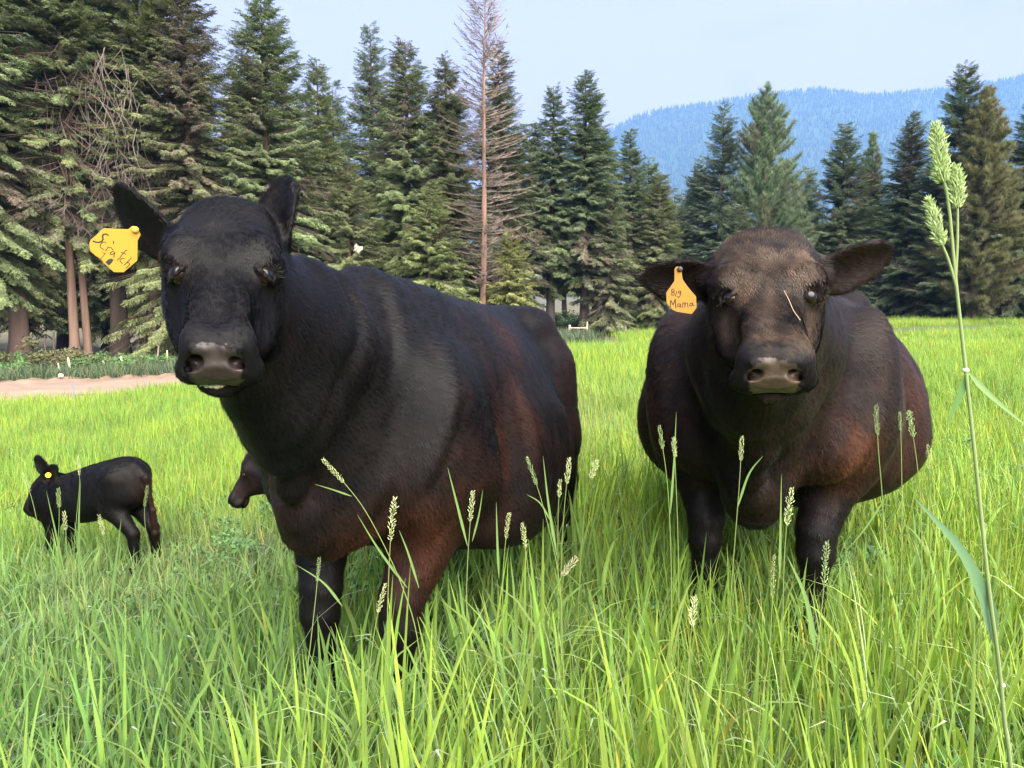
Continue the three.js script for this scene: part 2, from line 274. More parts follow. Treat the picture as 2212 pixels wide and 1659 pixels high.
  function field(x, y, z) {
    // trunk
    const cx = clamp(x, x0, x1), r = torso(cx), top = r[0], bot = r[1], w0 = r[2], sk = r[3] ?? .12, a = Math.max(.01, (top - bot) / 2), vy = (y - (top + bot) / 2) / a, w = Math.max(.01, w0 * (1 - sk * clamp(vy, -1.2, 1.2))), vz = z / w;
    const q = Math.pow(Math.abs(vy) ** 2.3 + Math.abs(vz) ** 2.3, 1 / 2.3); let d = (q - 1) * Math.min(a, w); const ex = Math.abs(x - cx); if (ex > 0) d = Math.sqrt(Math.max(d, 0) ** 2 + ex * ex) + Math.min(d, 0) * 0;
    for (const e of bumps) d = smin(d, ball(x, y, z, e), e[6]);
    for (const c of C) d = smin(d, cone(x, y, z, c), c[8]);
    for (const e of dents) d = smax(d, -ball(x, y, z, e), e[6]);
    if (o.ribs) { const k = sst(-.42, -.2, x) * sst(.36, .2, x) * sst(.55, .75, y) * sst(1.22, 1.0, y); if (k > 0) d += k * o.ribs * Math.sin((x + y * .18) * 62); }
    // head
    const hx = x - hc.x, hy = y - hc.y, hz = z - hc.z, hd = Math.sqrt(hx * hx + hy * hy + hz * hz);
    if (o.folds && x > .5 && y > .5) { const k = sst(.5, .75, x) * (hd > .3 * HS ? 1 : 0) * sst(.30, .42, hd); if (k > 0) d += k * o.folds * ((noise(x * 17 + y * 7, y * 1.4, z * 6) - .5) + .5 * (noise(x * 7 + y * 3, y * 1.2, z * 15) - .5)); }
    if (hd < headR + .25) {
      const lx = x - P0.x, ly = y - P0.y, lz = z - P0.z, u = (lx * U.x + ly * U.y + lz * U.z) / HS, v = (lx * Vv.x + ly * Vv.y + lz * Vv.z) / HS, ww = (lx * W.x + ly * W.y + lz * W.z) / (HS * WD);
      const cu = clamp(u, -.03, .53), h = skull(cu), hw = Math.max(.008, h[0]), ht = h[1], hbm = h[2], ha = Math.max(.008, (ht - hbm) / 2), qv = (v - (ht + hbm) / 2) / ha, hwv = hw * (1 + .04 * clamp(qv, -1, 1)), qq = Math.pow(Math.abs(qv) ** 2.5 + Math.abs(ww / hwv) ** 2.5, .4);
      let e = (qq - 1) * Math.min(ha, hw); if (u !== cu) e = Math.hypot(Math.max(e, 0), u - cu);
      for (const b of hEll) e = smin(e, ball(u, v, ww, b), b[6]);
      for (const b of hDent) e = smax(e, -ball(u, v, ww, b), b[6]);
      for (const c of hCone) e = smin(e, cone(u, v, ww, c), c[8]);
      for (const c of hCut) e = smax(e, -cone(u, v, ww, c), c[8]);
      for (const c of lids) e = smin(e, cone(u, v, ww, c), c[8]);
      // the mouth line
      const mv = -.143 - 3.5 * ww * ww + (u - .5) * .12, mouth = Math.max(Math.abs(v - mv) - .0035, .40 - u, Math.abs(ww) - .095); e = smax(e, -mouth, .006);
      if (o.wrinkle) e += (noise(u * 40, v * 26, ww * 14) - .5) * .004 * o.wrinkle * sst(.40, .24, u);
      d = smin(d, e * HS, .035);
      for (const E of ears) {
        const ex = x - E.b.x, ey = y - E.b.y, ez = z - E.b.z, tl = ex * E.d.x + ey * E.d.y + ez * E.d.z, t = tl / E.L, c = ex * E.c.x + ey * E.c.y + ez * E.c.z - E.droop * Math.max(0, t) ** 2, n = ex * E.n.x + ey * E.n.y + ez * E.n.z;
        const Wd = E.w * (t > .45 ? Math.sqrt(Math.max(0, 1 - ((t - .45) / .56) ** 2)) : lerp(.5, 1, sst(-.1, .45, t))), th = Math.abs(n - c * c * E.cup + .012) - .0065;
        let k = smax((Math.abs(c) - Wd) * .6, th, .012); k = smax(k, tl - E.L, .015); k = smax(k, -tl - .01, .015);
        d = smin(d, k, .02);
        d = smin(d, cone(x, y, z, [E.b.x - E.d.x * .05, E.b.y - E.d.y * .05, E.b.z - E.d.z * .05, .034, E.b.x + E.d.x * .035, E.b.y + E.d.y * .035, E.b.z + E.d.z * .035, .026]), .035);
      }
    }
    return d + (o.lump ? (fbm(x * 5, y * 5, z * 5, 2) - .5) * o.lump : 0);
  }
  const headOf = (x, y, z) => { const lx = x - P0.x, ly = y - P0.y, lz = z - P0.z; return [(lx * U.x + ly * U.y + lz * U.z) / HS, (lx * Vv.x + ly * Vv.y + lz * Vv.z) / HS, (lx * W.x + ly * W.y + lz * W.z) / (HS * WD)]; };
  // bounds
  const bb = new THREE.Box3(V(x0 - .15, -.02, -.75).multiplyScalar(1), V(x1 + .15, 1.5 * S, .75)); bb.expandByPoint(hp(-.08, .1, 0)).expandByPoint(hp(.6, -.05, 0));
  const hbx = new THREE.Box3(); for (const q of [hp(-.07, .06, .15), hp(-.07, .06, -.15), hp(.57, .06, .13), hp(.57, .06, -.13), hp(.57, -.2, .1), hp(.57, -.2, -.1), hp(.25, -.26, .1), hp(.25, -.26, -.1), hp(-.03, -.14, .15), hp(-.03, -.14, -.15)]) hbx.expandByPoint(q);
  for (const E of ears) for (const t of [0, 1.1]) for (const s of [-1.3, 1.3]) hbx.expandByPoint(E.b.clone().addScaledVector(E.d, t * E.L).addScaledVector(E.c, s * E.w + E.droop * t * t));
  hbx.expandByScalar(.015); bb.union(hbx); bb.expandByScalar(.05);
  const inner = hbx.clone().expandByScalar(-.02 * S);
  const M1 = o.headCell ? netMesh(field, bb.min.toArray(), bb.max.toArray(), o.headCell) : netMesh(field, bb.min.toArray(), bb.max.toArray(), o.cell ?? .0075, (x, y, z) => x > inner.min.x && x < inner.max.x && y > inner.min.y && y < inner.max.y && z > inner.min.z && z < inner.max.z);
  const M2 = o.headCell ? { pos: [], idx: [] } : netMesh(field, hbx.min.toArray(), hbx.max.toArray(), .004);
  const nb = M1.pos.length / 3, pos = new Float32Array(M1.pos.length + M2.pos.length); pos.set(M1.pos, 0); pos.set(M2.pos, M1.pos.length);
  const nv = pos.length / 3, nor = new Float32Array(nv * 3), col = new Float32Array(nv * 3), isNose = new Uint8Array(nv), e = .0025;
  for (let i = 0; i < nv; i++) {
    const x = pos[i * 3], y = pos[i * 3 + 1], z = pos[i * 3 + 2];
    const a = field(x + e, y - e, z - e), b = field(x - e, y - e, z + e), c = field(x - e, y + e, z - e), d = field(x + e, y + e, z + e);
    let gx = a - b - c + d, gy = -a - b + c + d, gz = -a + b - c + d; const l = Math.hypot(gx, gy, gz) || 1; gx /= l; gy /= l; gz /= l;
    nor[i * 3] = gx; nor[i * 3 + 1] = gy; nor[i * 3 + 2] = gz;
    const h = headOf(x, y, z), inHead = h[0] > -.08 && h[0] < .6 && Math.abs(h[2]) < .135 && h[1] > -.27 && h[1] < .09;
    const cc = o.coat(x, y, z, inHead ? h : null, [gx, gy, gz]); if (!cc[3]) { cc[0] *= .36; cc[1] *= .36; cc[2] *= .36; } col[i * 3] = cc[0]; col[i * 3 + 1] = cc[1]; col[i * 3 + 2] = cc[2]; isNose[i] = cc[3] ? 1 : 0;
  }
  const idA = [], idB = [], take = (list, off) => { for (let i = 0; i < list.length; i += 3) { const a = list[i] + off, b = list[i + 1] + off, c = list[i + 2] + off; (isNose[a] + isNose[b] + isNose[c] > 1 ? idB : idA).push(a, b, c); } };
  take(M1.idx, 0); take(M2.idx, nb);
  const g = new THREE.BufferGeometry(); g.setAttribute('position', new THREE.BufferAttribute(pos, 3)); g.setAttribute('normal', new THREE.BufferAttribute(nor, 3)); g.setAttribute('color', new THREE.BufferAttribute(col, 3));
  const index = new Uint32Array(idA.length + idB.length); index.set(idA, 0); index.set(idB, idA.length); g.setIndex(new THREE.BufferAttribute(index, 1)); g.addGroup(0, idA.length, 0); g.addGroup(idA.length, idB.length, 1);
  part('body', g, [hideMat, noseMat], root);
  // coat
  if (o.hairs) {
    const R = rng(o.seed ?? 5), T = idA.length / 3, cum = new Float64Array(T); let tot = 0;
    for (let t = 0; t < T; t++) {
      const [a, b, c] = [idA[t * 3] * 3, idA[t * 3 + 1] * 3, idA[t * 3 + 2] * 3], ux = pos[b] - pos[a], uy = pos[b + 1] - pos[a + 1], uz = pos[b + 2] - pos[a + 2], vx = pos[c] - pos[a], vy = pos[c + 1] - pos[a + 1], vz = pos[c + 2] - pos[a + 2];
      const h = headOf(pos[a], pos[a + 1], pos[a + 2]), hot = h[0] > -.2 && h[0] < .56 && Math.abs(h[2]) < .4 && h[1] > -.35 ? 5 : 1;
      tot += Math.hypot(uy * vz - uz * vy, uz * vx - ux * vz, ux * vy - uy * vx) * .5 * hot * (pos[a + 1] < .3 * S ? .3 : 1); cum[t] = tot;
    }
    const short = [], long = [], face = [], X = V(), Y = V(), Z = V(), m = new THREE.Matrix4();
    for (let k = 0; k < o.hairs; k++) {
      const r = R() * tot; let lo = 0, hi = T - 1; while (lo < hi) { const q = (lo + hi) >> 1; cum[q] < r ? lo = q + 1 : hi = q; }
      let w1 = R(), w2 = R(); if (w1 + w2 > 1) { w1 = 1 - w1; w2 = 1 - w2; } const w0 = 1 - w1 - w2, a = idA[lo * 3] * 3, b = idA[lo * 3 + 1] * 3, c = idA[lo * 3 + 2] * 3;
      const px = pos[a] * w0 + pos[b] * w1 + pos[c] * w2, py = pos[a + 1] * w0 + pos[b + 1] * w1 + pos[c + 1] * w2, pz = pos[a + 2] * w0 + pos[b + 2] * w1 + pos[c + 2] * w2;
      Y.set(nor[a], nor[a + 1], nor[a + 2]); const h = headOf(px, py, pz), inHead = h[0] > -.05 && h[0] < .56 && Math.abs(h[2]) < .13 && h[1] > -.25;
      let onEar = null; for (const E of ears) { const t = ((px - E.b.x) * E.d.x + (py - E.b.y) * E.d.y + (pz - E.b.z) * E.d.z) / E.L; if (t > .12 && Math.hypot(px - E.b.x - E.d.x * t * E.L, py - E.b.y - E.d.y * t * E.L, pz - E.b.z - E.d.z * t * E.L) < E.w * 1.3) onEar = E; }
      const sw = (noise(px * 9, py * 9, pz * 9) - .5) * 1.1;
      if (onEar) X.copy(onEar.d);
      else if (inHead) { const f = sst(.05, .24, h[0] + sw * .10); X.copy(U).multiplyScalar(lerp(-1, 1, f)).addScaledVector(W, h[2] * lerp(4, 1.5, f) + sw * .5); }
      else X.set(-.8, py < .55 * S ? -2 : -.75, sw * .6);
      X.addScaledVector(Y, -X.dot(Y)); if (X.lengthSq() < 1e-5) X.set(0, -1, 0); X.normalize(); Z.crossVectors(X, Y).normalize(); Y.crossVectors(Z, X);
      const cc = o.coat(px, py, pz, inHead ? h : null, [Y.x, Y.y, Y.z]), br = (.95 + .5 * R()) * (o.hairTone ?? .40); if (cc[3]) continue;
      if (inHead && Math.hypot(h[0] - .246, h[1] + .018, Math.abs(h[2]) - .102) < .027) continue;
      const sc = (o.hairScale ?? 1) * (.8 + .4 * R()) * (inHead && h[0] > .43 ? .55 : 1); m.makeBasis(X.clone().multiplyScalar(sc), Y.clone().multiplyScalar(sc), Z.clone().multiplyScalar(sc)).setPosition(px, py, pz);
      const poll = inHead && h[0] < .07 && Math.abs(h[2]) < .08 && h[1] > -.03;
      (onEar || poll ? long : inHead ? face : short).push({ m: m.clone(), c: [cc[0] * br, cc[1] * br, cc[2] * br] });
    }
    scatter('coat_hair', tuftBody, hairMat, short, root); scatter('face_hair', tuftFace, hairMat, face, root); scatter('ear_and_poll_hair', tuftLong, hairMat, long, root);
  }
  // eyes: a dark ball with a thin pale rim, and lashes on the upper lid
  for (const s of [-1, 1]) {
    const E = eyeC[s < 0 ? 0 : 1], toL = (q) => U.clone().multiplyScalar(q.x).addScaledVector(Vv, q.y).addScaledVector(W, q.z), ce = E.e.clone().addScaledVector(E.out, o.eyeOut ?? .0015), c = hp(ce.x, ce.y, ce.z), out = toL(E.out), r = (o.eyeR ?? .0225) * HS, eg = new THREE.SphereGeometry(r, 28, 20), pc = [], p = eg.attributes.position, q = V();
    const gaze = out.clone().addScaledVector(toLocal(EYE).sub(c).normalize(), .9).normalize();
    for (let i = 0; i < p.count; i++) { q.fromBufferAttribute(p, i).normalize(); const t = q.dot(gaze); const k = t > .90 ? [.002, .002, .003] : t > .30 ? [.012, .007, .005] : t > .16 ? [.03, .02, .016] : [.22, .19, .18]; pc.push(...k); }
    eg.setAttribute('color', new THREE.Float32BufferAttribute(pc, 3)); const em = part('eye', eg, eyeMat, root); em.position.copy(c);
    const lf = new Faces(), R = rng(11 + s);
    for (let k = 0; k < 11; k++) { const t = (k / 10 - .5) * 2.4, q0 = E.e.clone().addScaledVector(E.fw, Math.sin(t) * .025).addScaledVector(E.dn, -Math.cos(t) * .0125).addScaledVector(E.out, .022 + .006 * Math.cos(t)), a = hp(q0.x, q0.y, q0.z), d1 = toL(E.out).multiplyScalar(1).addScaledVector(toL(E.dn), .1 + .4 * R()).addScaledVector(toL(E.fw), Math.sin(t) * .5 + (R() - .5) * .4), L = (.010 + .008 * R()) * HS; lf.tube([a, a.clone().addScaledVector(d1, L * .6), a.clone().addScaledVector(d1, L).addScaledVector(toL(E.dn), -L * .35)], [.0006, .0005, .0002], 3, [1, 1, 1], false); }
    if (o.lashes !== false) part('eyelashes', lf.geo(), lashMat, root);
  }
  return { root, hp, U, Vv, W, HS, ears, dirLocal, toLocal };
}
const tuftBody = coatTuft(3, 10, .018, .00062, .022, .20), tuftFace = coatTuft(4, 9, .010, .0005, .012, .22), tuftLong = coatTuft(6, 9, .012, .00045, .012, .42);
const CAM = (x, y, z) => V(x, y * Math.cos(PITCH) - z * Math.sin(PITCH) * -1 * 0, z).normalize();   // picture right, picture up, towards the camera

// coat colours: black and liver-brown dye of the hair in patches, and dust on the face
const mixc = (a, b, t) => [lerp(a[0], b[0], t), lerp(a[1], b[1], t), lerp(a[2], b[2], t)];
const spot = (x, y, z, cx, cy, cz, rx, ry, rz) => Math.exp(-(((x - cx) / rx) ** 2 + ((y - cy) / ry) ** 2 + ((z - cz) / rz) ** 2));
function noseSkin(h, tone, coat) {       // bare skin of the muzzle in head coordinates, fading into the hair over a ragged edge; null away from it
  const [u, v, w] = h, edge = (noise(u * 130, v * 130, w * 130) - .5) * .010, aw = Math.abs(w);
  const m = Math.min(u - .474 - edge - Math.max(0, aw - .025) * .4, (1 - Math.cbrt((aw / .052) ** 3 + (Math.abs(v + .088) / .055) ** 3)) * .05 + edge) / .007;
  if (m < -.5) return null;
  const n = fbm(u * 190, v * 190, w * 190, 2), b = fbm(u * 26 + 3, v * 26, w * 26, 2);
  const c = mixc(tone[0], tone[1], clamp(b * 1.7 - .35, 0, 1)).map((q) => q * (.6 + .8 * n)); return [...mixc(coat, c, clamp(m + .5, 0, 1)), m > 0 ? 1 : 0];
}

const cowLimbs = (fz, hz, k = 1) => [
  ...[-1, 1].map((s) => [[.60, 1.02, s * (fz + .05), .15, .10], [.56, .66, s * (fz + .06), .125, .09], [.66, .42, s * fz, .066, .05], [.67, .34, s * fz, .060, .03], [.66, .15, s * fz, .042, .03], [.69, .05, s * fz, .058, .03], [.73, .02, s * fz, .06, .03]]),
  ...[-1, 1].map((s) => [[-.62, 1.03, s * (hz - .03), .165, .12], [-.56, .74, s * (hz + .02), .145, .10], [-.84, .48, s * hz, .078, .06], [-.85, .42, s * hz, .066, .03], [-.80, .15, s * hz, .05, .03], [-.77, .05, s * hz, .06, .03], [-.73, .02, s * hz, .062, .03]]),
  [[-.88, 1.22, 0, .05, .06], [-1.0, 1.12, 0, .034, .04], [-1.03, .85, .02, .026, .02], [-1.02, .55, .03, .030, .02], [-1.01, .34, .03, .034, .02], [-1.0, .22, .02, .012, .02]],
];
const HALF = Math.PI;
function facing(fx, fz) { return Math.atan2(-fz, fx); }

// --- the big black cow on the left, head turned to us
const A = makeCow({
  name: 'black_cow', label: 'black cow with yellow ear tag reading Scratch, head raised, beside the small calf', category: 'cow',
  pos: [-.245, ground(-.245, -3.0) + .005, -3.0], turn: facing(-.365, .931), seed: 21, folds: .032, hairScale: .85, hairs: 46000, lump: .012,
  poll: at(490, 462, 1.75), muzzle: at(460, 722, 1.385), roll: -.02,
  torso: [[-.98, 1.12, .84, .04, .0], [-.93, 1.22, .74, .13, .1], [-.80, 1.285, .64, .20, .26], [-.60, 1.325, .55, .265, .34], [-.30, 1.335, .47, .345, .30], [0, 1.355, .43, .395, .24], [.28, 1.395, .45, .385, .22], [.52, 1.43, .53, .325, .24], [.72, 1.41, .60, .255, .20], [.86, 1.30, .69, .19, .08], [.95, 1.14, .80, .08, 0]],
  limbs: cowLimbs(.15, .19),
  bumps: [[.60, .92, .25, .20, .28, .10, .12], [.60, .92, -.25, .20, .28, .10, .12], [-.58, 1.235, .15, .12, .07, .07, .10], [-.58, 1.235, -.15, .12, .07, .07, .10], [-.92, 1.06, .12, .08, .09, .06, .08], [-.92, 1.06, -.12, .08, .09, .06, .08], [.84, .73, 0, .13, .15, .13, .10], [-.38, .52, 0, .14, .07, .13, .08], [.06, .72, .33, .42, .24, .11, .15], [.06, .72, -.33, .42, .24, .11, .15]],
  dents: [[-.36, 1.14, -.47, .17, .13, .14, .10], [-.36, 1.14, .47, .17, .13, .14, .10], [.36, .82, -.53, .06, .36, .15, .12], [.36, .82, .53, .06, .36, .15, .12], [.55, .60, -.44, .16, .10, .15, .10], [.84, 1.02, -.40, .06, .28, .16, .10], [.84, 1.02, .40, .06, .28, .16, .10], [-.30, .46, -.46, .16, .14, .12, .10], [-.80, .95, -.42, .08, .25, .14, .10]], ribs: .0035,
  neck: { base: [.68, 1.08, 0], rBase: .235, rMid: .165, rHead: .13, crest: [.66, 1.30, 0], rCrest: .095, throat: [.84, .86, 0], rThroat: .115, dewlap: { from: [.92, .78, 0] } },
  ears: [
    { base: [.065, -.10, -.10], dir: V(-.72, .62, -.20), face: V(-.35, -.40, .85), len: .255, wid: .066, cup: 3.5 },
    { base: [.065, -.10, .095], dir: V(.14, .95, -.22), face: V(-.45, .05, .88), len: .215, wid: .056 },
  ],
  coat(x, y, z, h, n) {
    const black = [.0105, .0095, .0115], red = [.092, .033, .019], brown = [.026, .015, .013], t = fbm(x * 11, y * 11, z * 11, 3), f = fbm(x * 42, y * 30, z * 42, 2);
    if (h) {
      const sk = noseSkin(h, [[.024, .0175, .016], [.042, .028, .024]], [.006, .005, .006]); if (sk) return sk;
      const [u, v, w] = h, lid = Math.hypot(u - .262, v + .005, Math.abs(w) - .10), m = clamp((.045 - lid) * 40, 0, 1) * .7;
      let c = mixc(black, [.018, .014, .016], clamp((fbm(u * 14, v * 14, w * 14, 3) - .35) * 2, 0, 1)); return mixc(c, [.050, .028, .019], m * clamp(t * 2 - .4, 0, 1));
    }
    const k = spot(x, y, z, .62, .62, -.26, .16, .22, .2) + spot(x, y, z, .84, .62, -.16, .12, .12, .14) * .9 + spot(x, y, z, .22, .98, -.35, .07, .16, .2) * .55 + spot(x, y, z, .36, .85, -.36, .03, .3, .2) * .5 + spot(x, y, z, .98, .80, .10, .12, .18, .12) * .7 + spot(x, y, z, -.66, .95, -.3, .2, .35, .2) * .25 + spot(x, y, z, -.1, .62, -.4, .5, .2, .3) * .22 + spot(x, y, z, .05, 1.2, -.22, .12, .1, .2) * .5;
    let c = mixc(black, brown, clamp((t - .42) * 2.6, 0, 1) * .6); c = mixc(c, red, clamp(k * (.35 + 1.3 * t) + (f - .5) * .35 * Math.min(1, k * 2), 0, 1)); const s = .75 + .5 * f; return c.map((q) => q * s);
  },
});

// --- the broad brown-black cow on the right, seen head on
const B = makeCow({
  name: 'brown_cow', label: 'broad brown-black cow with dusty face and orange ear tag reading Big Mama', category: 'cow',
  pos: [1.205, ground(1.205, -3.5), -3.46], turn: facing(-.40, .917), seed: 22, hairScale: 1.05, hairs: 40000, lump: .014, wrinkle: 1, hairTone: .50, folds: .02,
  wide: 1.13, eyeOut: -.003, eyeR: .0205, poll: at(1653, 522, 2.07), muzzle: at(1678, 758, 1.69), roll: .03,
  torso: [[-1.0, 1.12, .80, .08, 0], [-.94, 1.24, .66, .22, .0], [-.80, 1.30, .56, .34, .05], [-.58, 1.33, .46, .46, .14], [-.28, 1.325, .39, .56, .20], [.02, 1.32, .37, .60, .20], [.30, 1.32, .41, .55, .18], [.54, 1.34, .53, .43, .14], [.72, 1.32, .64, .33, .10], [.86, 1.24, .72, .24, .05], [.95, 1.10, .82, .10, 0]],
  limbs: cowLimbs(.20, .24),
  bumps: [[.60, .90, .32, .20, .28, .12, .12], [.60, .90, -.32, .20, .28, .12, .12], [-.62, 1.22, .26, .16, .10, .12, .10], [-.62, 1.22, -.26, .16, .10, .12, .10], [.86, .66, 0, .15, .20, .135, .12], [.76, .82, .21, .16, .2, .14, .1], [.76, .82, -.21, .16, .2, .14, .1], [.60, 1.00, -.36, .08, .22, .05, .10], [.60, 1.00, .36, .08, .22, .05, .10]],
  dents: [[.38, .84, -.66, .05, .34, .15, .10], [.38, .84, .66, .05, .34, .15, .10], [.86, .98, -.46, .06, .28, .16, .10], [.86, .98, .46, .06, .28, .16, .10]], ribs: .0015,
  neck: { base: [.70, 1.00, 0], rBase: .28, rMid: .215, rHead: .14, crest: [.60, 1.22, 0], rCrest: .11, throat: [.88, .80, 0], rThroat: .13, dewlap: { from: [.98, .64, 0] } },
  ears: [
    { base: [.075, -.09, -.10], dir: V(-.97, .08, -.18), face: V(-.20, -.35, .90), len: .215, wid: .056, droop: 0 },
    { base: [.075, -.09, .10], dir: V(.93, .30, -.18), face: V(.20, -.40, .88), len: .268, wid: .062, droop: 0 },
  ],
  coat(x, y, z, h, n) {
    const black = [.014, .011, .0115], brown = [.036, .021, .017], red = [.120, .046, .024], dust = [.155, .100, .065], t = fbm(x * 10, y * 10, z * 10, 3), f = fbm(x * 42, y * 30, z * 42, 2);
    if (h) {
      const sk = noseSkin(h, [[.050, .033, .024], [.088, .057, .039]], [.012, .009, .009]); if (sk) return sk;
      const [u, v, w] = h, g = fbm(u * 13 + 4, v * 13, w * 16, 3), g2 = fbm(u * 45, v * 45, w * 60, 2), top = v > -.10 ? 1 : .35;
      let k = clamp((g - .40) * 3.2, 0, 1) * .75 * top; k = Math.max(k, spot(u, v, Math.abs(w), .17, .0, .08, .06, .06, .035) * 1.0, spot(u, v, w, .04, .02, 0, .035, .05, .07) * .5, spot(u, v, w, .30, -.01, .0, .10, .04, .022) * .6, spot(u, v, Math.abs(w), .27, -.1, .085, .08, .06, .03) * .7, spot(u, v, w, .44, -.02, 0, .03, .03, .05) * .9);
      k *= .45 + 1.0 * g2; let c = mixc([.015, .012, .013], dust, clamp(k, 0, .95)); return c.map((q) => q * (.75 + .5 * g2));
    }
    const k = spot(x, y, z, .78, .72, -.30, .14, .15, .14) * 1.2 + spot(x, y, z, .70, .74, .32, .12, .12, .12) * .6 + spot(x, y, z, .3, .85, -.5, .25, .35, .2) * .32 + spot(x, y, z, -.1, .75, -.6, .4, .3, .2) * .38 + spot(x, y, z, .48, 1.0, -.4, .035, .4, .3) * .6;
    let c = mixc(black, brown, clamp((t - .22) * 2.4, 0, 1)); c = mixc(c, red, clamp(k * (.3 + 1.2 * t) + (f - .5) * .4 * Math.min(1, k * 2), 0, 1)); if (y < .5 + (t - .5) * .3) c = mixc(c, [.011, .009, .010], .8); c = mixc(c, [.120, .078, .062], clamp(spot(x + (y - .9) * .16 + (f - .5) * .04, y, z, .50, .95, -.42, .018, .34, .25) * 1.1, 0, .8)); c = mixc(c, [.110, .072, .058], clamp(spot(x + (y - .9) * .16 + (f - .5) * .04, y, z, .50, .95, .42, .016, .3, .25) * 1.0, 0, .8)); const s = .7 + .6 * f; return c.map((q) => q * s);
  },
});

// --- calves
function calf(o) {
  const s = o.size, up = o.leg;
  return makeCow({
    name: 'calf', label: o.label, category: 'calf', pos: o.pos, turn: o.turn, tilt: Math.atan((ground(o.pos[0] + Math.cos(o.turn) * .3, o.pos[2] - Math.sin(o.turn) * .3) - ground(o.pos[0] - Math.cos(o.turn) * .3, o.pos[2] + Math.sin(o.turn) * .3)) / .6), seed: o.seed, hairs: o.hairs ?? 0, hairScale: .9, scale: s, headCell: .0065, lump: .008, lashes: false,
    poll: o.poll, muzzle: o.muzzle, side: o.side, wide: o.wide,
    torso: [[-.52, .76, .64, .03], [-.49, .83, .56, .08], [-.40, .87, .52, .135], [-.25, .865, .48, .155], [0, .825, .44, .158], [.18, .79, .44, .148], [.34, .765, .47, .115], [.46, .71, .53, .06], [.52, .66, .58, .03]].map((r) => [r[0] * s / .62, r[1] * up, r[2] * up, r[3] * s / .62, .08]),
    limbs: [
      ...[-1, 1].map((q) => [[.32, .62, q * .075, .070, .06], [.32, .48, q * .075, .052, .05], [.36, .30, q * .07, .036, .03], [.36, .10, q * .08, .026, .02], [.39, .015, q * .08, .032, .02]]),
      ...[-1, 1].map((q) => [[-.36, .74, q * .085, .09, .06], [-.31, .54, q * .09, .07, .05], [-.45, .36, q * .08, .036, .03], [-.43, .11, q * .09, .028, .02], [-.40, .015, q * .09, .033, .02]]),
      [[-.47, .80, 0, .028, .03], [-.54, .72, 0, .02, .02], [-.55, .50, .01, .016, .02], [-.545, .34, .01, .022, .02], [-.54, .28, .01, .01, .02]],
    ].map((ch) => ch.map((p) => [p[0] * s / .62, p[1] * up, p[2] * s / .62, p[3] * s / .62, p[4]])),
    neck: { base: [.40 * s / .62, .60 * up, 0], rBase: .095, rMid: .08, rHead: .12, crest: [.36 * s / .62, .68 * up, 0], rCrest: .045, throat: [.46 * s / .62, .56 * up, 0], rThroat: .06 },
    ears: o.ears,
    coat(x, y, z, h, n) {
      const f = fbm(x * 40, y * 40, z * 40, 2), t = fbm(x * 12, y * 12, z * 12, 3); let c = mixc([.008, .0075, .0085], [.018, .013, .012], clamp(t * 2 - .6, 0, 1));
      if (h) { c = mixc(c, [.050, .024, .018], .75 * clamp(t * 2 - .1, 0, 1)); if (h[0] > .46) c = [.012, .010, .010]; }
      const k = spot(x, y, z, -.56 * s / .62, .52 * up, 0, .05, .20, .2); c = mixc(c, [.070, .026, .015], clamp(k * (.4 + 1.1 * t), 0, 1)); return c.map((q) => q * (.5 + .35 * f));
    },
  });
}
{
  const p = at(215, 1100, 4.75), gx = p.x, gz = p.z;
  const C1 = calf({
    label: 'small black calf standing in the grass, its rump towards us', seed: 31, hairs: 9000, size: .56, leg: .88, pos: [gx, ground(gx, gz) - .03, gz], turn: facing(-.92, -.39),
    wide: 1.22, poll: at(100, 1032, 4.88), muzzle: at(46, 1096, 4.90), side: V(.42, .0, .90).normalize(),
    ears: [{ base: [.05, -.06, -.09], dir: V(-.66, .72, -.25), face: V(-.3, .2, .9), len: .20, wid: .046 }, { base: [.03, -.02, .09], dir: V(.62, .66, .33), face: V(-.2, .0, .95), len: .19, wid: .055 }],
  });
  const e = C1.ears[1], tagAt = e.b.clone().addScaledVector(e.d, .10).addScaledVector(e.n, .012);
  const bt = part('ear_tag', new THREE.CylinderGeometry(.016, .016, .003, 20).rotateX(Math.PI / 2), std([.80, .55, .02], .5), C1.root); bt.position.copy(tagAt); bt.lookAt(C1.root.localToWorld(tagAt.clone()).add(C1.root.localToWorld(tagAt.clone()).sub(EYE).multiplyScalar(-1)));
  part('stud', new THREE.SphereGeometry(.005, 10, 8), std([.7, .45, .02], .5), bt).position.z = .003;
}
{
  const m = at(490, 1092, 4.0), gx = m.x + .95, gz = m.z - .15;
  calf({
    label: 'dark brown calf mostly hidden behind the black cow, only its lowered head showing', seed: 32, hairs: 5000, size: .60, leg: .92, pos: [gx, ground(gx, gz), gz], turn: facing(-1, .16),
    poll: at(556, 965, 4.05), muzzle: at(482, 1082, 4.0), side: V(.40, .20, .89).normalize(),
    ears: [{ base: [.05, -.06, -.09], dir: V(.3, .5, -.8), face: V(-.8, .2, .2), len: .12, wid: .042 }, { base: [.05, -.06, .09], dir: V(.65, .5, .5), face: V(-.5, .2, .8), len: .12, wid: .042 }],
  });
}

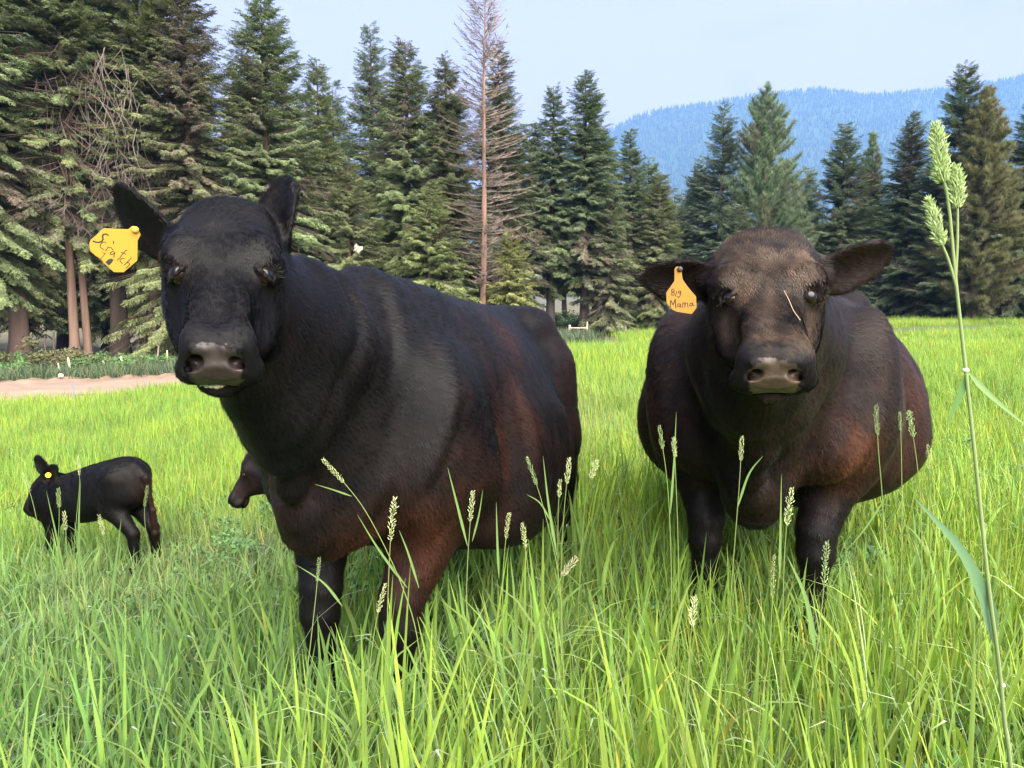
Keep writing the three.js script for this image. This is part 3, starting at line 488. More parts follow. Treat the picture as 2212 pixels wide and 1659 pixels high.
// --- ear tags
function tagTexture(bg, draw) {
  const c = document.createElement('canvas'); c.width = c.height = 512; const x = c.getContext('2d'); x.fillStyle = bg; x.fillRect(0, 0, 512, 512);
  x.lineCap = x.lineJoin = 'round'; draw(x, (w, col, ...pts) => { x.lineWidth = w; x.strokeStyle = col; x.beginPath(); pts.forEach((p, i) => (i ? x.lineTo(p[0], p[1]) : x.moveTo(p[0], p[1]))); x.stroke(); });
  const t = new THREE.CanvasTexture(c); t.colorSpace = THREE.SRGBColorSpace; t.magFilter = THREE.LinearFilter; return t;
}
function tagShape(outline, thick, holeAt) {      // outline in metres, +y up; uv over the outline's square
  const s = new THREE.Shape(outline.map((p) => new THREE.Vector2(p[0], p[1]))), g = new THREE.ExtrudeGeometry(s, { depth: thick, bevelEnabled: true, bevelThickness: .0006, bevelSize: .0006, bevelSegments: 2 });
  g.translate(0, 0, -thick / 2); return g;
}
function uvSquare(g, cx, cy, size) { const p = g.attributes.position, uv = []; for (let i = 0; i < p.count; i++) uv.push((p.getX(i) - cx) / size + .5, (p.getY(i) - cy) / size + .5); g.setAttribute('uv', new THREE.Float32BufferAttribute(uv, 2)); return g; }
{ // Scratch: picture coordinates of the tag, 5.53 to a source pixel, give the outline in the tag's own plane
  const D = 1.665, k = D / FOC * .5486 / 5.53, cx = 830, cy = 740, q = (x, y) => [(x - cx) * k, -(y - cy) * k];
  const outline = [[660, 292], [1130, 298], [1215, 225], [1300, 235], [1362, 405], [1296, 530], [1268, 960], [985, 1217], [800, 1215], [368, 772], [362, 605], [395, 540]].map((p) => q(...p));
  const size = 1100 * k, tex = tagTexture('#f6b61c', (x, line) => {
    const T = (px, py) => [(px - cx) / 1100 * 512 + 256, (py - cy) / 1100 * 512 + 256], L = (w, ...pts) => line(w * 1.7, '#1d0f08', ...pts.map((p) => T(...p)));
    L(9, [730, 428], [690, 408], [640, 415], [618, 460], [628, 510], [605, 560], [550, 590], [480, 585], [435, 565]);         // S
    L(5, [682, 600], [650, 575], [600, 595], [565, 640], [560, 680], [590, 715], [635, 745]);                                  // c
    L(5, [662, 768], [718, 682], [735, 690], [780, 700], [806, 745]);                                                          // r
    L(5, [838, 800], [800, 772], [755, 800], [745, 830], [780, 848], [830, 812], [840, 800], [820, 860], [818, 905]);          // a
    L(5, [1080, 738], [1040, 765], [985, 835], [930, 910], [875, 965]); L(5, [965, 790], [1005, 805], [1050, 830]);            // t
    L(5, [1018, 920], [980, 915], [935, 950], [930, 985], [975, 1030]);                                                        // c
    L(5, [1160, 900], [1110, 960], [1012, 1065]); L(5, [1060, 1020], [1100, 1010], [1120, 1045], [1090, 1085], [1040, 1130]);  // h
    L(4, [590, 808], [655, 812], [600, 890], [550, 950]); L(4, [490, 895], [550, 945], [598, 992]);                            // 1
    x.fillStyle = '#2b2124'; x.beginPath(); [[640, 1010], [700, 950], [760, 925], [795, 940], [800, 970], [760, 1030], [705, 1085]].forEach((p, i) => (i ? x.lineTo(...T(...p)) : x.moveTo(...T(...p)))); x.fill();
    L(6, [830, 560], [820, 605]);
    x.globalAlpha = .22; for (let i = 0; i < 60; i++) { const a = T(1120 + Math.sin(i * 7.1) * 130, 330 + Math.cos(i * 3.7) * 60); line(1, '#4a3412', a, [a[0] - 14 - 8 * Math.sin(i), a[1] + 5]); } x.globalAlpha = 1;
  });
  const g = uvSquare(tagShape(outline, .0024), 0, 0, size), m = part('ear_tag', g, std([.44, .44, .44], .5, { map: tex }), A.root);
  m.userData.label = 'yellow ear tag with handwritten Scratch';
  const w = at(CX + ((300 + cx / 5.53) * .5486 - CX), (850 + cy / 5.53) * .5486, D); m.position.copy(A.toLocal(w));
  const qd = new THREE.Quaternion().setFromRotationMatrix(new THREE.Matrix4().lookAt(V(w.x + .55, w.y - .1, w.z + 1.5), w, V(0, 1, 0))); m.quaternion.copy(A.root.quaternion.clone().invert().multiply(qd));
  part('stud', new THREE.SphereGeometry(.0075, 14, 10), std([.62, .40, .03], .5), m).position.set(...q(1270, 300), .004);
}
{ // Big Mama
  const D = 1.99, k = D / FOC * .5486 / 1.951, cx = 355, cy = 600, q = (x, y) => [(x - cx) * k, -(y - cy) * k];
  const outline = [[302, 410], [315, 394], [336, 392], [348, 412], [362, 492], [400, 545], [466, 622], [472, 706], [438, 752], [330, 736], [296, 722], [248, 668], [244, 590], [304, 500]].map((p) => q(...p));
  const size = 420 * k, tex = tagTexture('#f3ac3a', (x, line) => {
    const T = (px, py) => [(px - cx) / 420 * 512 + 256, (py - cy) / 420 * 512 + 256], L = (w, ...pts) => line(w * 1.5, '#3a1f18', ...pts.map((p) => T(...p)));
    L(5, [284, 562], [285, 610]); L(5, [284, 562], [300, 566], [303, 580], [286, 586], [304, 592], [302, 608], [285, 610]);   // B
    L(5, [322, 582], [312, 616]); L(5, [352, 578], [336, 578], [334, 592], [348, 594], [353, 578], [350, 610], [338, 628], [326, 618]);
    L(6, [276, 704], [278, 648], [298, 684], [312, 640], [318, 706]);                                                        // M
    L(5, [350, 676], [334, 676], [330, 694], [346, 698], [352, 676], [356, 702]);
    L(5, [368, 704], [370, 670], [384, 668], [386, 700], [388, 672], [404, 668], [410, 700]);
    L(5, [440, 668], [424, 674], [422, 690], [438, 692], [442, 668], [448, 688], [458, 690]);
    x.globalAlpha = .25; for (let i = 0; i < 50; i++) { const a = T(330 + Math.sin(i * 9.3) * 80, 560 + Math.cos(i * 5.7) * 150); line(1.5, '#a06a20', a, [a[0] + 8 * Math.sin(i), a[1] + 8]); } x.globalAlpha = 1;
  });
  const g = uvSquare(tagShape(outline, .0024), 0, 0, size), m = part('ear_tag', g, std([.44, .44, .44], .5, { map: tex }), B.root); m.userData.label = 'orange ear tag with handwritten Big Mama';
  const w = at((2500 + cx / 1.951) * .5486, (850 + cy / 1.951) * .5486, D); m.position.copy(B.toLocal(w));
  const qd = new THREE.Quaternion().setFromRotationMatrix(new THREE.Matrix4().lookAt(V(w.x - .5, w.y + .05, w.z + 1.5), w, V(0, 1, 0))); m.quaternion.copy(B.root.quaternion.clone().invert().multiply(qd));
  part('stud', new THREE.SphereGeometry(.0075, 14, 10), std([.05, .035, .03], .6), m).position.set(...q(342, 412), .003);
}
// the pale gum and chewed grass along the black cow's lower lip
{
  const f = new Faces(), R = rng(8);
  for (let k = 0; k < 34; k++) { const t = k / 33 * 2 - 1, p = A.hp(.508 - .02 * t * t, -.147 - .010 * t * t + (R() - .5) * .004, t * .037), s = .0022 + .0034 * R() ** 2; const g = new THREE.IcosahedronGeometry(s, 1), b = f.p.length / 3, q = g.attributes.position, c = [.34 + .12 * R(), .33 + .12 * R(), .17 + .08 * R()]; for (let i = 0; i < q.count; i++) { f.v(p.x + q.getX(i) * 1.4, p.y + q.getY(i), p.z + q.getZ(i) * 1.4, c); f.i.push(b + i); } }
  part('chewed_grass', f.geo(), std([1, 1, 1], .45, { vertexColors: true }), A.root);
}

// ---------------------------------------------------------------- conifers
// a flat spray of needled twigs lying along +x, one metre long
function sprayGeo(seed, twigs, droop, width) {
  const f = new Faces(), R = rng(seed);
  const blade = (p, d, l, w, c) => { const s = V(-d.z, 0, d.x).normalize(), roll = (R() - .5) * 1.6; s.y = roll; s.normalize(); const e = p.clone().addScaledVector(d, l); e.y -= droop * l * l * .9; const m = p.clone().addScaledVector(d, l * .4); const a = f.v(p.x, p.y, p.z, c), b = f.v(m.x + s.x * w, m.y + s.y * w, m.z + s.z * w, c), q = f.v(e.x, e.y, e.z, c), g = f.v(m.x - s.x * w, m.y - s.y * w, m.z - s.z * w, c); f.tri(a, b, q); f.tri(a, q, g); };
  for (let i = 0; i < twigs; i++) {
    const t = .04 + i / twigs * .9, p = V(t, -droop * t * t * .5, 0);
    for (const s of [-1, 1]) {
      const a = s * (.75 - .25 * t + (R() - .5) * .3), l = width * (1.05 - t * .75) * (.7 + .6 * R()), d = V(Math.cos(a), (R() - .5) * .5 - droop * .5, Math.sin(a)).normalize(), tone = .65 + .7 * R(), c = [tone, tone, tone];
      blade(p, d, l, .030 + .016 * R(), c);
      for (let k = 0; k < 3; k++) { const q = p.clone().addScaledVector(d, l * (.25 + .22 * k)), d2 = d.clone().add(V((R() - .5) * 1.1, (R() - .5) * .9 - droop * .4, (R() - .5) * 1.1)).normalize(); blade(q, d2, l * .45, .026, c); }
    }
  }
  for (let k = 0; k < 4; k++) blade(V(.86, -droop * .4, 0), V(1, (R() - .5) * .6, (R() - .5) * .8).normalize(), .2, .02, [1.15, 1.15, 1.15]);
  return f.geo();
}
function pineTuft(seed) {      // a brush of long needles round a twig end
  const f = new Faces(), R = rng(seed);
  for (let k = 0; k < 46; k++) { const d = V(R() * 1.3 - .25, R() * 1.5 - .55, R() * 2 - 1).normalize(), l = .5 * (.7 + .5 * R()), p = V(R() * .35, 0, 0), s = V(-d.z, (R() - .5), d.x).normalize().multiplyScalar(.020), t = .7 + .6 * R(), c = [t, t, t]; const a = f.v(p.x - s.x, p.y - s.y, p.z - s.z, c), b = f.v(p.x + s.x, p.y + s.y, p.z + s.z, c), e = f.v(p.x + d.x * l, p.y + d.y * l, p.z + d.z * l, c); f.tri(a, b, e); }
  return f.geo();
}
const sprays = [sprayGeo(1, 8, .3, .46), sprayGeo(2, 9, .55, .36), pineTuft(3)];
const needleMat = leafy([1, 1, 1], .28, { roughness: .9 }), barkMat = std([1, 1, 1], .95, { vertexColors: true });
function bark(f, pts, rad, sides, tone, R) { f.tube(pts, rad, sides, (i, k) => { const n = .6 + .75 * hash3(i * 7 + (R() * 3 | 0), k, 5); return [tone[0] * n, tone[1] * n, tone[2] * n]; }); }
/* o: px,depth: where its foot stands; top: how high its tip reaches; r: reach of the lowest boughs; bare: share of the trunk without boughs */
function conifer(o) {
  const R = rng(o.seed), x = o.x ?? (o.px - CX) / FOC * o.depth, z = o.z ?? -o.depth, y0 = ground(x, z) - .1, H = o.h ?? (EYE.y + (655 - o.top - 26) / FOC * o.depth - y0);
  const t = thing(o.name ?? 'conifer_tree', o.label, 'tree', [x, y0, z], 0, o.group), style = o.style ?? 0;
  const lean = o.lean ?? [(R() - .5) * .03, (R() - .5) * .03], tr = o.trunk ?? .016 * H + .06, bt = o.bark ?? [.13, .085, .062];
  const axis = (s) => V(lean[0] * H * s + Math.sin(s * 5 + o.seed) * .05, s * H, lean[1] * H * s + Math.cos(s * 4 + o.seed) * .05);
  const f = new Faces(), pts = [], rad = []; for (let i = 0; i <= 14; i++) { const s = i / 14; pts.push(axis(s)); rad.push(Math.max(.012, tr * (1 - s) ** .9 * (1 + .45 * Math.exp(-s * 30)))); } bark(f, pts, rad, 9, bt, R); part('trunk', f.geo(), barkMat, t);
  const b = new Faces(), items = [], dead = new Faces(); let nd = 0, h = (o.bare ?? .12) * H; const step = (o.step ?? .34) * (o.lod ?? 1), X = V(), Y = V(), Z = V(), m = new THREE.Matrix4();
  const col = (o.color ?? [.040, .062, .022]).map((v, i) => v * [4.0, 3.6, 3.2][i]), shape = o.shape ?? .72;
  while (h < H * .985) {
    const s = h / H, up = (s - (o.bare ?? .12)) / (1 - (o.bare ?? .12)), reach = Math.max(.16, o.r * Math.pow(1 - up, shape) * (1 - .55 * Math.exp(-up * 11))), n = Math.max(3, Math.round((o.per ?? 11) * (up > .85 ? .7 : 1)));
    for (let k = 0; k < n; k++) {
      const L = reach * (.62 + .55 * R()) * (R() < .1 ? .6 : 1), a = R() * 6.283, base = axis(s + (R() - .5) * 2.2 * step / H), dir = V(Math.cos(a), 0, Math.sin(a)), rise = lerp(o.rise ?? -.25, .55, up ** 2) + (R() - .5) * .5, sag = (o.sag ?? .35) * (1 - up) + .04;
      const P = []; for (let q = 0; q <= 5; q++) { const u = q / 5; P.push(base.clone().addScaledVector(dir, L * u).add(V(0, L * (rise * u - sag * u * u + (o.tipUp ?? .22) * u ** 4), 0))); }
      const isDead = R() < (o.dead ?? .04) * (up < .5 ? 1.6 : .4);
      b.tube([P[0], P[2], P[5]], [.012 + .010 * L, .008 + .005 * L, .003], 3, [bt[0] * .8, bt[1] * .8, bt[2] * .85], false);
      const brown = fbm(base.x * .8 + dir.x + o.seed, h * .35, base.z * .8 + dir.z, 2), q0 = style === 2 ? .3 : .06;
      const cnt = Math.max(2, Math.round(L * (o.dense ?? 10) / (o.lod ?? 1)));
      for (let q = 0; q < cnt; q++) {
        const u = q0 + (1 - q0) * ((q + R() * .9) / cnt), i = Math.min(4, Math.floor(u * 5)), p = P[i].clone().lerp(P[i + 1], u * 5 - i);
        if (isDead) { if (nd++ < 900) { const d1 = dir.clone().applyAxisAngle(V(0, 1, 0), (R() - .5) * 2).setY(-.3 - R() * .5).normalize(), l = .3 + .5 * R(); dead.tube([p, p.clone().addScaledVector(d1, l * .5).add(V((R() - .5) * .1, -.02, (R() - .5) * .1)), p.clone().addScaledVector(d1, l)], [.007, .005, .002], 3, [.17, .135, .115], false); } continue; }
        const out = dir.clone().applyAxisAngle(V(0, 1, 0), (R() - .5) * 1.5); out.y = (P[i + 1].y - P[i].y) / (L / 5) * .8 + (R() - .5) * .4 - (o.hang ?? .15); X.copy(out).normalize(); Y.set((R() - .5) * .7, 1, (R() - .5) * .7); Z.crossVectors(X, Y).normalize(); Y.crossVectors(Z, X);
        const sc = (o.size ?? .58) * (.65 + .6 * R()) * lerp(1, .62, up) * (o.lod ?? 1); m.makeBasis(X.multiplyScalar(sc), Y.multiplyScalar(sc), Z.multiplyScalar(sc)).setPosition(p.x, p.y, p.z);
        const g = .72 + .5 * R(), w = clamp((brown - (o.rust ?? .62)) * 6, 0, 1) * (R() < .7 ? 1 : .3);
        items.push({ m: m.clone(), c: [lerp(col[0], .150, w) * g, lerp(col[1], .110, w) * g, lerp(col[2], .072, w) * g] });
      }
    }
    h += step * (.7 + .6 * R()) * lerp(1, .55, up);
  }
  part('branches', b.geo(), barkMat, t).userData.kind = 'stuff'; if (nd) part('dead_twigs', dead.geo(), barkMat, t).userData.kind = 'stuff';
  scatter('crown', sprays[style], needleMat, items, t); 
  return t;
}
const olive = [.046, .060, .023], mid = [.044, .066, .026], deep = [.036, .057, .026], blueg = [.040, .066, .040];
// the tall wood on the left, front row, picture left to right
conifer({ seed: 1, px: -40, depth: 31, top: -420, r: 4.2, bare: 0.2, color: mid, hang: .3, sag: .5, label: 'towering spruce with drooping boughs at the far left edge of the wood' });
conifer({ seed: 2, px: 36, depth: 33, top: -300, r: 3.6, bare: 0.25, color: olive, lean: [.035, 0], bark: [.15, .098, .078], hang: .3, sag: .5, label: 'tall spruce with a leaning reddish trunk just left of the twin trunks' });
conifer({ seed: 3, px: 159, depth: 32.5, top: -360, r: 3.3, bare: 0.27, color: mid, dead: .5, bark: [.20, .125, .092], trunk: .20, label: 'tall spruce with the thicker straight red trunk of the twin pair' });
conifer({ seed: 4, px: 192, depth: 33, top: -260, r: 3.0, bare: 0.27, color: olive, dead: .35, lean: [-.02, 0], bark: [.21, .13, .096], trunk: .17, label: 'tall spruce with the thinner leaning red trunk of the twin pair' });
conifer({ seed: 5, px: 262, depth: 35, top: -240, r: 3.2, bare: 0.26, color: mid, dead: .2, bark: [.10, .07, .055], label: 'dark trunked spruce in the gap between the ear tag and the twin trunks' });
conifer({ seed: 6, px: 338, depth: 34, top: -180, r: 3.0, bare: 0.24, color: olive, dead: .15, label: 'spruce rising directly behind the black cow with the lowest boughs by her eye' });
conifer({ seed: 7, px: 432, depth: 33.5, top: -70, r: 4.3, bare: .06, color: olive, dead: .25, rust: .5, hang: .35, sag: .5, label: 'broad olive spruce with brown patches above the black cow\'s head' });
conifer({ seed: 8, px: 596, depth: 35, top: -8, r: 4.6, bare: .04, color: mid, hang: .3, sag: .5, rust: .66, label: 'large full spruce with its pointed top at the upper frame edge' });
conifer({ seed: 9, px: 705, depth: 39, top: 128, r: 2.4, bare: .05, color: [.058, .078, .034], label: 'slim pale green spruce tucked right of the large full spruce' });
conifer({ seed: 10, px: 812, depth: 43, top: 62, r: 2.9, bare: .05, color: [.050, .075, .042], dense: 7, rise: -.1, label: 'slender pale spruce with open upper boughs standing against the sky' });
conifer({ seed: 11, px: 884, depth: 39, top: 84, r: 3.7, bare: .03, color: mid, dead: .15, hang: .4, rust: .55, label: 'thick spruce with a rust red patch below its dark top' });
conifer({ seed: 12, px: 972, depth: 39, top: 120, r: 3.0, bare: .04, color: [.046, .060, .024], hang: .35, rust: .58, label: 'narrow topped spruce just left of the bare dead tree' });
conifer({ seed: 13, px: 1078, depth: 41, top: 98, r: 2.9, bare: .12, color: [.042, .058, .030], dead: .3, rust: .5, label: 'dark topped spruce directly behind the bare dead tree' });
conifer({ seed: 14, px: 760, depth: 36, top: 330, r: 2.9, bare: .02, color: olive, hang: .3, label: 'shorter bushy spruce behind the black cow\'s withers' });
conifer({ seed: 15, px: 1105, depth: 37, top: 480, r: 1.7, bare: .01, color: [.075, .090, .028], label: 'small bright olive spruce beside the foot of the dead tree' });
conifer({ seed: 16, px: 930, depth: 36, top: 390, r: 2.7, bare: .01, color: [.056, .076, .026], hang: .3, label: 'low full spruce left of the dead tree\'s foot' });
// centre
conifer({ seed: 17, px: 1190, depth: 47, top: 176, r: 2.5, bare: .30, color: deep, dense: 7, bark: [.06, .048, .042], label: 'dark spruce with a tall bare lower trunk, first right of the dead tree' });
conifer({ seed: 18, px: 1262, depth: 47, top: 148, r: 2.9, bare: .26, color: deep, bark: [.06, .048, .042], label: 'dark sharply pointed spruce, tallest between the dead tree and the mountain' });
conifer({ seed: 19, px: 1362, depth: 50, top: 268, r: 2.2, bare: .12, color: deep, label: 'narrow dark spruce where the mountain ridge begins' });
conifer({ seed: 20, px: 1418, depth: 49, top: 356, r: 2.1, bare: .10, color: olive, label: 'olive toned shorter spruce left of the orange ear tag' });
conifer({ seed: 21, px: 1316, depth: 46, top: 400, r: 1.9, bare: .10, color: [.044, .056, .026], dead: .2, label: 'shorter grey-green spruce behind the wooden gate' });
// right
conifer({ seed: 22, px: 1548, depth: 56, top: 212, r: 3.2, bare: .10, color: blueg, dense: 6.5, rise: .1, label: 'pale green tree with an open top, first left of the open branched pine' });
conifer({ seed: 23, px: 1645, depth: 53, top: 182, r: 4.0, bare: .10, color: [.036, .056, .032], style: 2, dense: 7, size: .9, rise: .25, sag: .2, step: .55, tipUp: .3, hang: -.1, label: 'open branched pine rising straight above the brown cow\'s head' });
conifer({ seed: 24, px: 1500, depth: 58, top: 330, r: 2.6, bare: .08, color: blueg, label: 'lower blue-green spruce above the brown cow\'s tagged ear' });
conifer({ seed: 25, px: 1736, depth: 60, top: 348, r: 2.4, bare: .06, color: [.050, .080, .050], label: 'short pale spruce just right of the open branched pine' });
conifer({ seed: 26, px: 1806, depth: 55, top: 252, r: 3.2, bare: .08, color: deep, rise: .05, label: 'dark spruce with a rusty tip above the brown cow\'s untagged ear' });
conifer({ seed: 27, px: 1868, depth: 57, top: 280, r: 2.0, bare: .10, color: blueg, style: 2, size: .8, dense: 7, rise: .3, hang: -.1, label: 'thin airy pine between two fuller spruces' });
conifer({ seed: 28, px: 1944, depth: 54, top: 232, r: 3.3, bare: .08, color: deep, label: 'full dark spruce left of the tall grass stalk\'s seed heads' });
conifer({ seed: 29, px: 2058, depth: 50, top: 134, r: 4.0, bare: .07, color: deep, rise: .1, label: 'tallest spruce of the right-hand wood, its tip above the mountain ridge' });
conifer({ seed: 30, px: 2092, depth: 48.5, top: 190, r: 3.2, bare: .10, color: [.046, .050, .022], style: 2, size: .85, rise: .2, label: 'olive brown pine pressed against the tallest right-hand spruce' });
conifer({ seed: 31, px: 2196, depth: 50, top: 205, r: 3.4, bare: .08, color: deep, label: 'spruce at the right frame edge, cut by the picture' });
conifer({ seed: 32, px: 2010, depth: 52, top: 300, r: 2.6, bare: .09, color: deep, label: 'lower dark spruce filling the gap left of the tallest right-hand spruce' });
conifer({ seed: 33, px: 2290, depth: 51, top: 260, r: 3.4, bare: .08, color: deep, label: 'dark spruce beyond the right end of the wood' });
conifer({ seed: 34, px: 2140, depth: 53, top: 330, r: 2.4, bare: .12, color: deep, label: 'low dark spruce in the gap left of the edge spruce' });
conifer({ seed: 35, px: 1590, depth: 51, top: 420, r: 2.4, bare: .06, color: [.040, .060, .034], label: 'low spruce in front of the open branched pine' });
conifer({ seed: 36, px: 1460, depth: 57, top: 430, r: 2.0, bare: .10, color: [.036, .056, .034], label: 'low spruce beside the olive toned one left of the orange ear tag' });
// deeper rows of the wood, told apart by nothing
{
  const R = rng(404), lab = 'dark conifer standing deeper in the wood behind the front row of trees', grp = 'conifers deeper in the wood';
  const kinds = [mid, olive, blueg];
  const rowed = []; for (let k = 0; k < 17; k++) rowed.push([-420 + k * 104 + R() * 50, 42 + R() * 12, -140 + k * 20 + R() * 120]); for (let k = 0; k < 20; k++) rowed.push([1130 + k * 62 + R() * 30, 60 + R() * 22, 330 + R() * 150]);
  rowed.forEach(([px, d, top], i) => conifer({ name: 'forest_conifer', seed: 500 + i, px, depth: d, top, r: 2.6 + R(), bare: px > 1130 && px < 1500 ? .3 : .12, color: kinds[i % 3], lod: 1.5, label: lab, group: grp, bark: [.055, .045, .038] }));
}
// the bare dead tree
{
  const R = rng(61), D = 37, x = (1040 - CX) / FOC * D, z = -D, y0 = ground(x, z) - .1, H = EYE.y + (655 + 8) / FOC * D - y0, t = thing('dead_conifer', 'tall bare dead conifer with reddish trunk and leafless branches', 'tree', [x, y0, z]);
  const f = new Faces(), axis = (s) => V(.30 * s + .06 * Math.sin(s * 6), s * H, .05 * Math.sin(s * 4)), P = [], r = []; for (let i = 0; i <= 20; i++) { P.push(axis(i / 20)); r.push(.16 * (1 - i / 20) ** .85 + .012); } bark(f, P, r, 10, [.26, .155, .122], R); part('trunk', f.geo(), barkMat, t);
  const b = new Faces(), w = new Faces();
  for (let h = .18 * H; h < H * .985; h += .11 + .10 * R()) for (let k = 0; k < 3; k++) {
    const up = h / H, L = (3.0 * Math.pow(1 - up, .7) * sst(.05, .4, up) + .28) * (.55 + .6 * R()), a = R() * 6.283, d = V(Math.cos(a), 0, Math.sin(a)), q = axis(up), rise = lerp(-.1, .75, sst(.45, .95, up)), pts = [];
    for (let i = 0; i <= 4; i++) { const u = i / 4; pts.push(q.clone().addScaledVector(d, L * u).add(V((R() - .5) * .08 * u, L * (rise * u + .22 * u * u), (R() - .5) * .08 * u))); }
    const tone = .75 + .5 * R(), c = [.23 * tone, .175 * tone, .155 * tone]; b.tube(pts, [.018, .014, .010, .007, .003], 3, c, false);
    for (let i = 0; i < L * 16; i++) { const u = .15 + .85 * R(), j = Math.min(3, Math.floor(u * 4)), p = pts[j].clone().lerp(pts[j + 1], u * 4 - j), e = d.clone().applyAxisAngle(V(0, 1, 0), (R() < .5 ? -1 : 1) * (.5 + .5 * R())), l = (.18 + .34 * R()) * (1 - u * .4); w.tube([p, p.clone().addScaledVector(e, l * .5).add(V(0, l * .1, 0)), p.clone().addScaledVector(e, l).add(V(0, l * .38, 0))], [.012, .009, .004], 3, c.map((v) => v * 1.05), false); }
  }
  part('branches', b.geo(), barkMat, t).userData.kind = 'stuff'; part('twigs', w.geo(), barkMat, t).userData.kind = 'stuff';
}
// pale dead boughs hanging in curls from the second spruce of the wood
{
  const R = rng(62), D = 31.2, f = new Faces(), o = at(140, 250, D), t = thing('dead_bough', 'tangle of pale curling dead boughs hanging among the left spruces', 'branch', [o.x, o.y, o.z]);
  const s1 = curve([V(.4, 1.3, -.6), V(.05, .3, -.5), V(-.35, -.9, -.3), V(-.5, -2.6, -.6)], 10); f.tube(s1, s1.map((_, i) => .11 - .005 * i), 6, [.20, .125, .10]); part('stem', f.geo(), barkMat, t);
  const b = new Faces();
  for (let k = 0; k < 190; k++) { const p = V((R() - .30) * 4.6, (R() - .50) * 5.6, R() * .9 - .5), n = 4 + (R() * 4 | 0), pts = [p.clone()], dir = V((R() - .4), -.4 - R() * .5, (R() - .5) * .6).normalize(); const bend = (R() - .5) * 1.4; for (let i = 0; i < n; i++) { dir.applyAxisAngle(V(0, 0, 1), bend * .5 + (R() - .5) * .5); dir.y -= .30; dir.normalize(); pts.push(pts[i].clone().addScaledVector(dir, .26 + .18 * R())); } const c = .75 + .5 * R(); b.tube(pts, pts.map((_, i) =>   .011 * (1 - i / (n + 1)) + .004), 3, [.22 * c, .175 * c, .155 * c], false); }
  part('twigs', b.geo(), barkMat, t).userData.kind = 'stuff';
}

// ---------------------------------------------------------------- wood edge: bushes, stakes, gate, stones
const leafMat = leafy([1, 1, 1], .35);
function leafClump(seed) { const f = new Faces(), R = rng(seed); for (let k = 0; k < 70; k++) { const d = V(R() * 2 - 1, R() * 1.6 - .3, R() * 2 - 1).normalize(), p = d.clone().multiplyScalar(.25 + .3 * R()), a = V(R() - .5, R() - .5, R() - .5).normalize(), b = a.clone().cross(d).normalize(), s = .075 + .06 * R(), t = .65 + .7 * R(), c = [t, t, t]; const i0 = f.v(p.x - a.x * s, p.y - a.y * s, p.z - a.z * s, c), i1 = f.v(p.x + b.x * s * .5, p.y + b.y * s * .5, p.z + b.z * s * .5, c), i2 = f.v(p.x + a.x * s, p.y + a.y * s, p.z + a.z * s, c), i3 = f.v(p.x - b.x * s * .5, p.y - b.y * s * .5, p.z - b.z * s * .5, c); f.quad(i0, i1, i2, i3); } return f.geo(); }
const clumps = [leafClump(1), leafClump(2)];
function bush(px, py, d, w, h, tone, label, group, seed) {
  const p = at(px, py, d), y = ground(p.x, p.z), R = rng(seed), t = thing('bush', label, 'bush', [p.x, y - .03, p.z], 0, group), f = new Faces(), items = [];
  for (let k = 0; k < 9; k++) { const a = R() * 6.28, e = V(Math.cos(a) * w * .35 * R(), h * (.4 + .4 * R()), Math.sin(a) * w * .35 * R()); f.tube([V(0, 0, 0), e.clone().multiplyScalar(.5).add(V(0, .1, 0)), e], [.02, .014, .005], 4, [.11, .08, .06], false); } part('stems', f.geo(), barkMat, t).userData.kind = 'stuff';
  for (let k = 0; k < 26; k++) { const a = R() * 6.28, r = Math.sqrt(R()), s = (.36 + .3 * R()) * h, g = .75 + .5 * R(); items.push({ m: placed(Math.cos(a) * r * w * .5, h * (.18 + .62 * R() * (1 - r * .55)), Math.sin(a) * r * w * .4, R() * 6, s, s * .9, s), c: tone.map((v) => v * g) }); }
  scatter('foliage', clumps[seed % 2], leafMat, items, t); return t;
}
{
  const R = rng(90), G = 'bushes along the far bank of the dirt road', L = 'low green bush at the foot of the trees beside the dirt road';
  const nth = ['first', 'second', 'third', 'fourth', 'fifth', 'sixth', 'seventh', 'eighth', 'ninth', 'tenth', 'eleventh', 'twelfth', 'thirteenth', 'fourteenth'];
  for (let k = 0; k < 14; k++) { const px = 12 + k * 27 + R() * 14, d = 29.6 + R() * 1.6; bush(px, 800, d, 1.4 + .9 * R(), .5 + .6 * R() + (px > 40 && px < 130 ? .5 : 0), px > 60 && px < 130 && R() < .6 ? [.12, .12, .035] : [.070 + .03 * R(), .150 + .05 * R(), .040], 'low green bush beside the dirt road, ' + nth[k] + ' from the left frame edge', G, 900 + k); }
  const G2 = 'saplings among the trunks', L2 = 'leafy undergrowth sapling standing among the tree trunks';
  for (let k = 0; k < 14; k++) { const px = 1160 + (k < 6 ? k * 44 : 760 + (k - 6) * 40) + R() * 24, d = 50 + R() * 12; bush(px, 690, d, 1.6 + R(), .8 + 1.2 * R(), [.060 + .02 * R(), .120 + .03 * R(), .045], 'leafy sapling among the trunks, ' + (k < 6 ? nth[k] + ' right of the black cow\'s rump' : nth[k - 6] + ' right of the brown cow\'s back'), G2, 940 + k); }
}
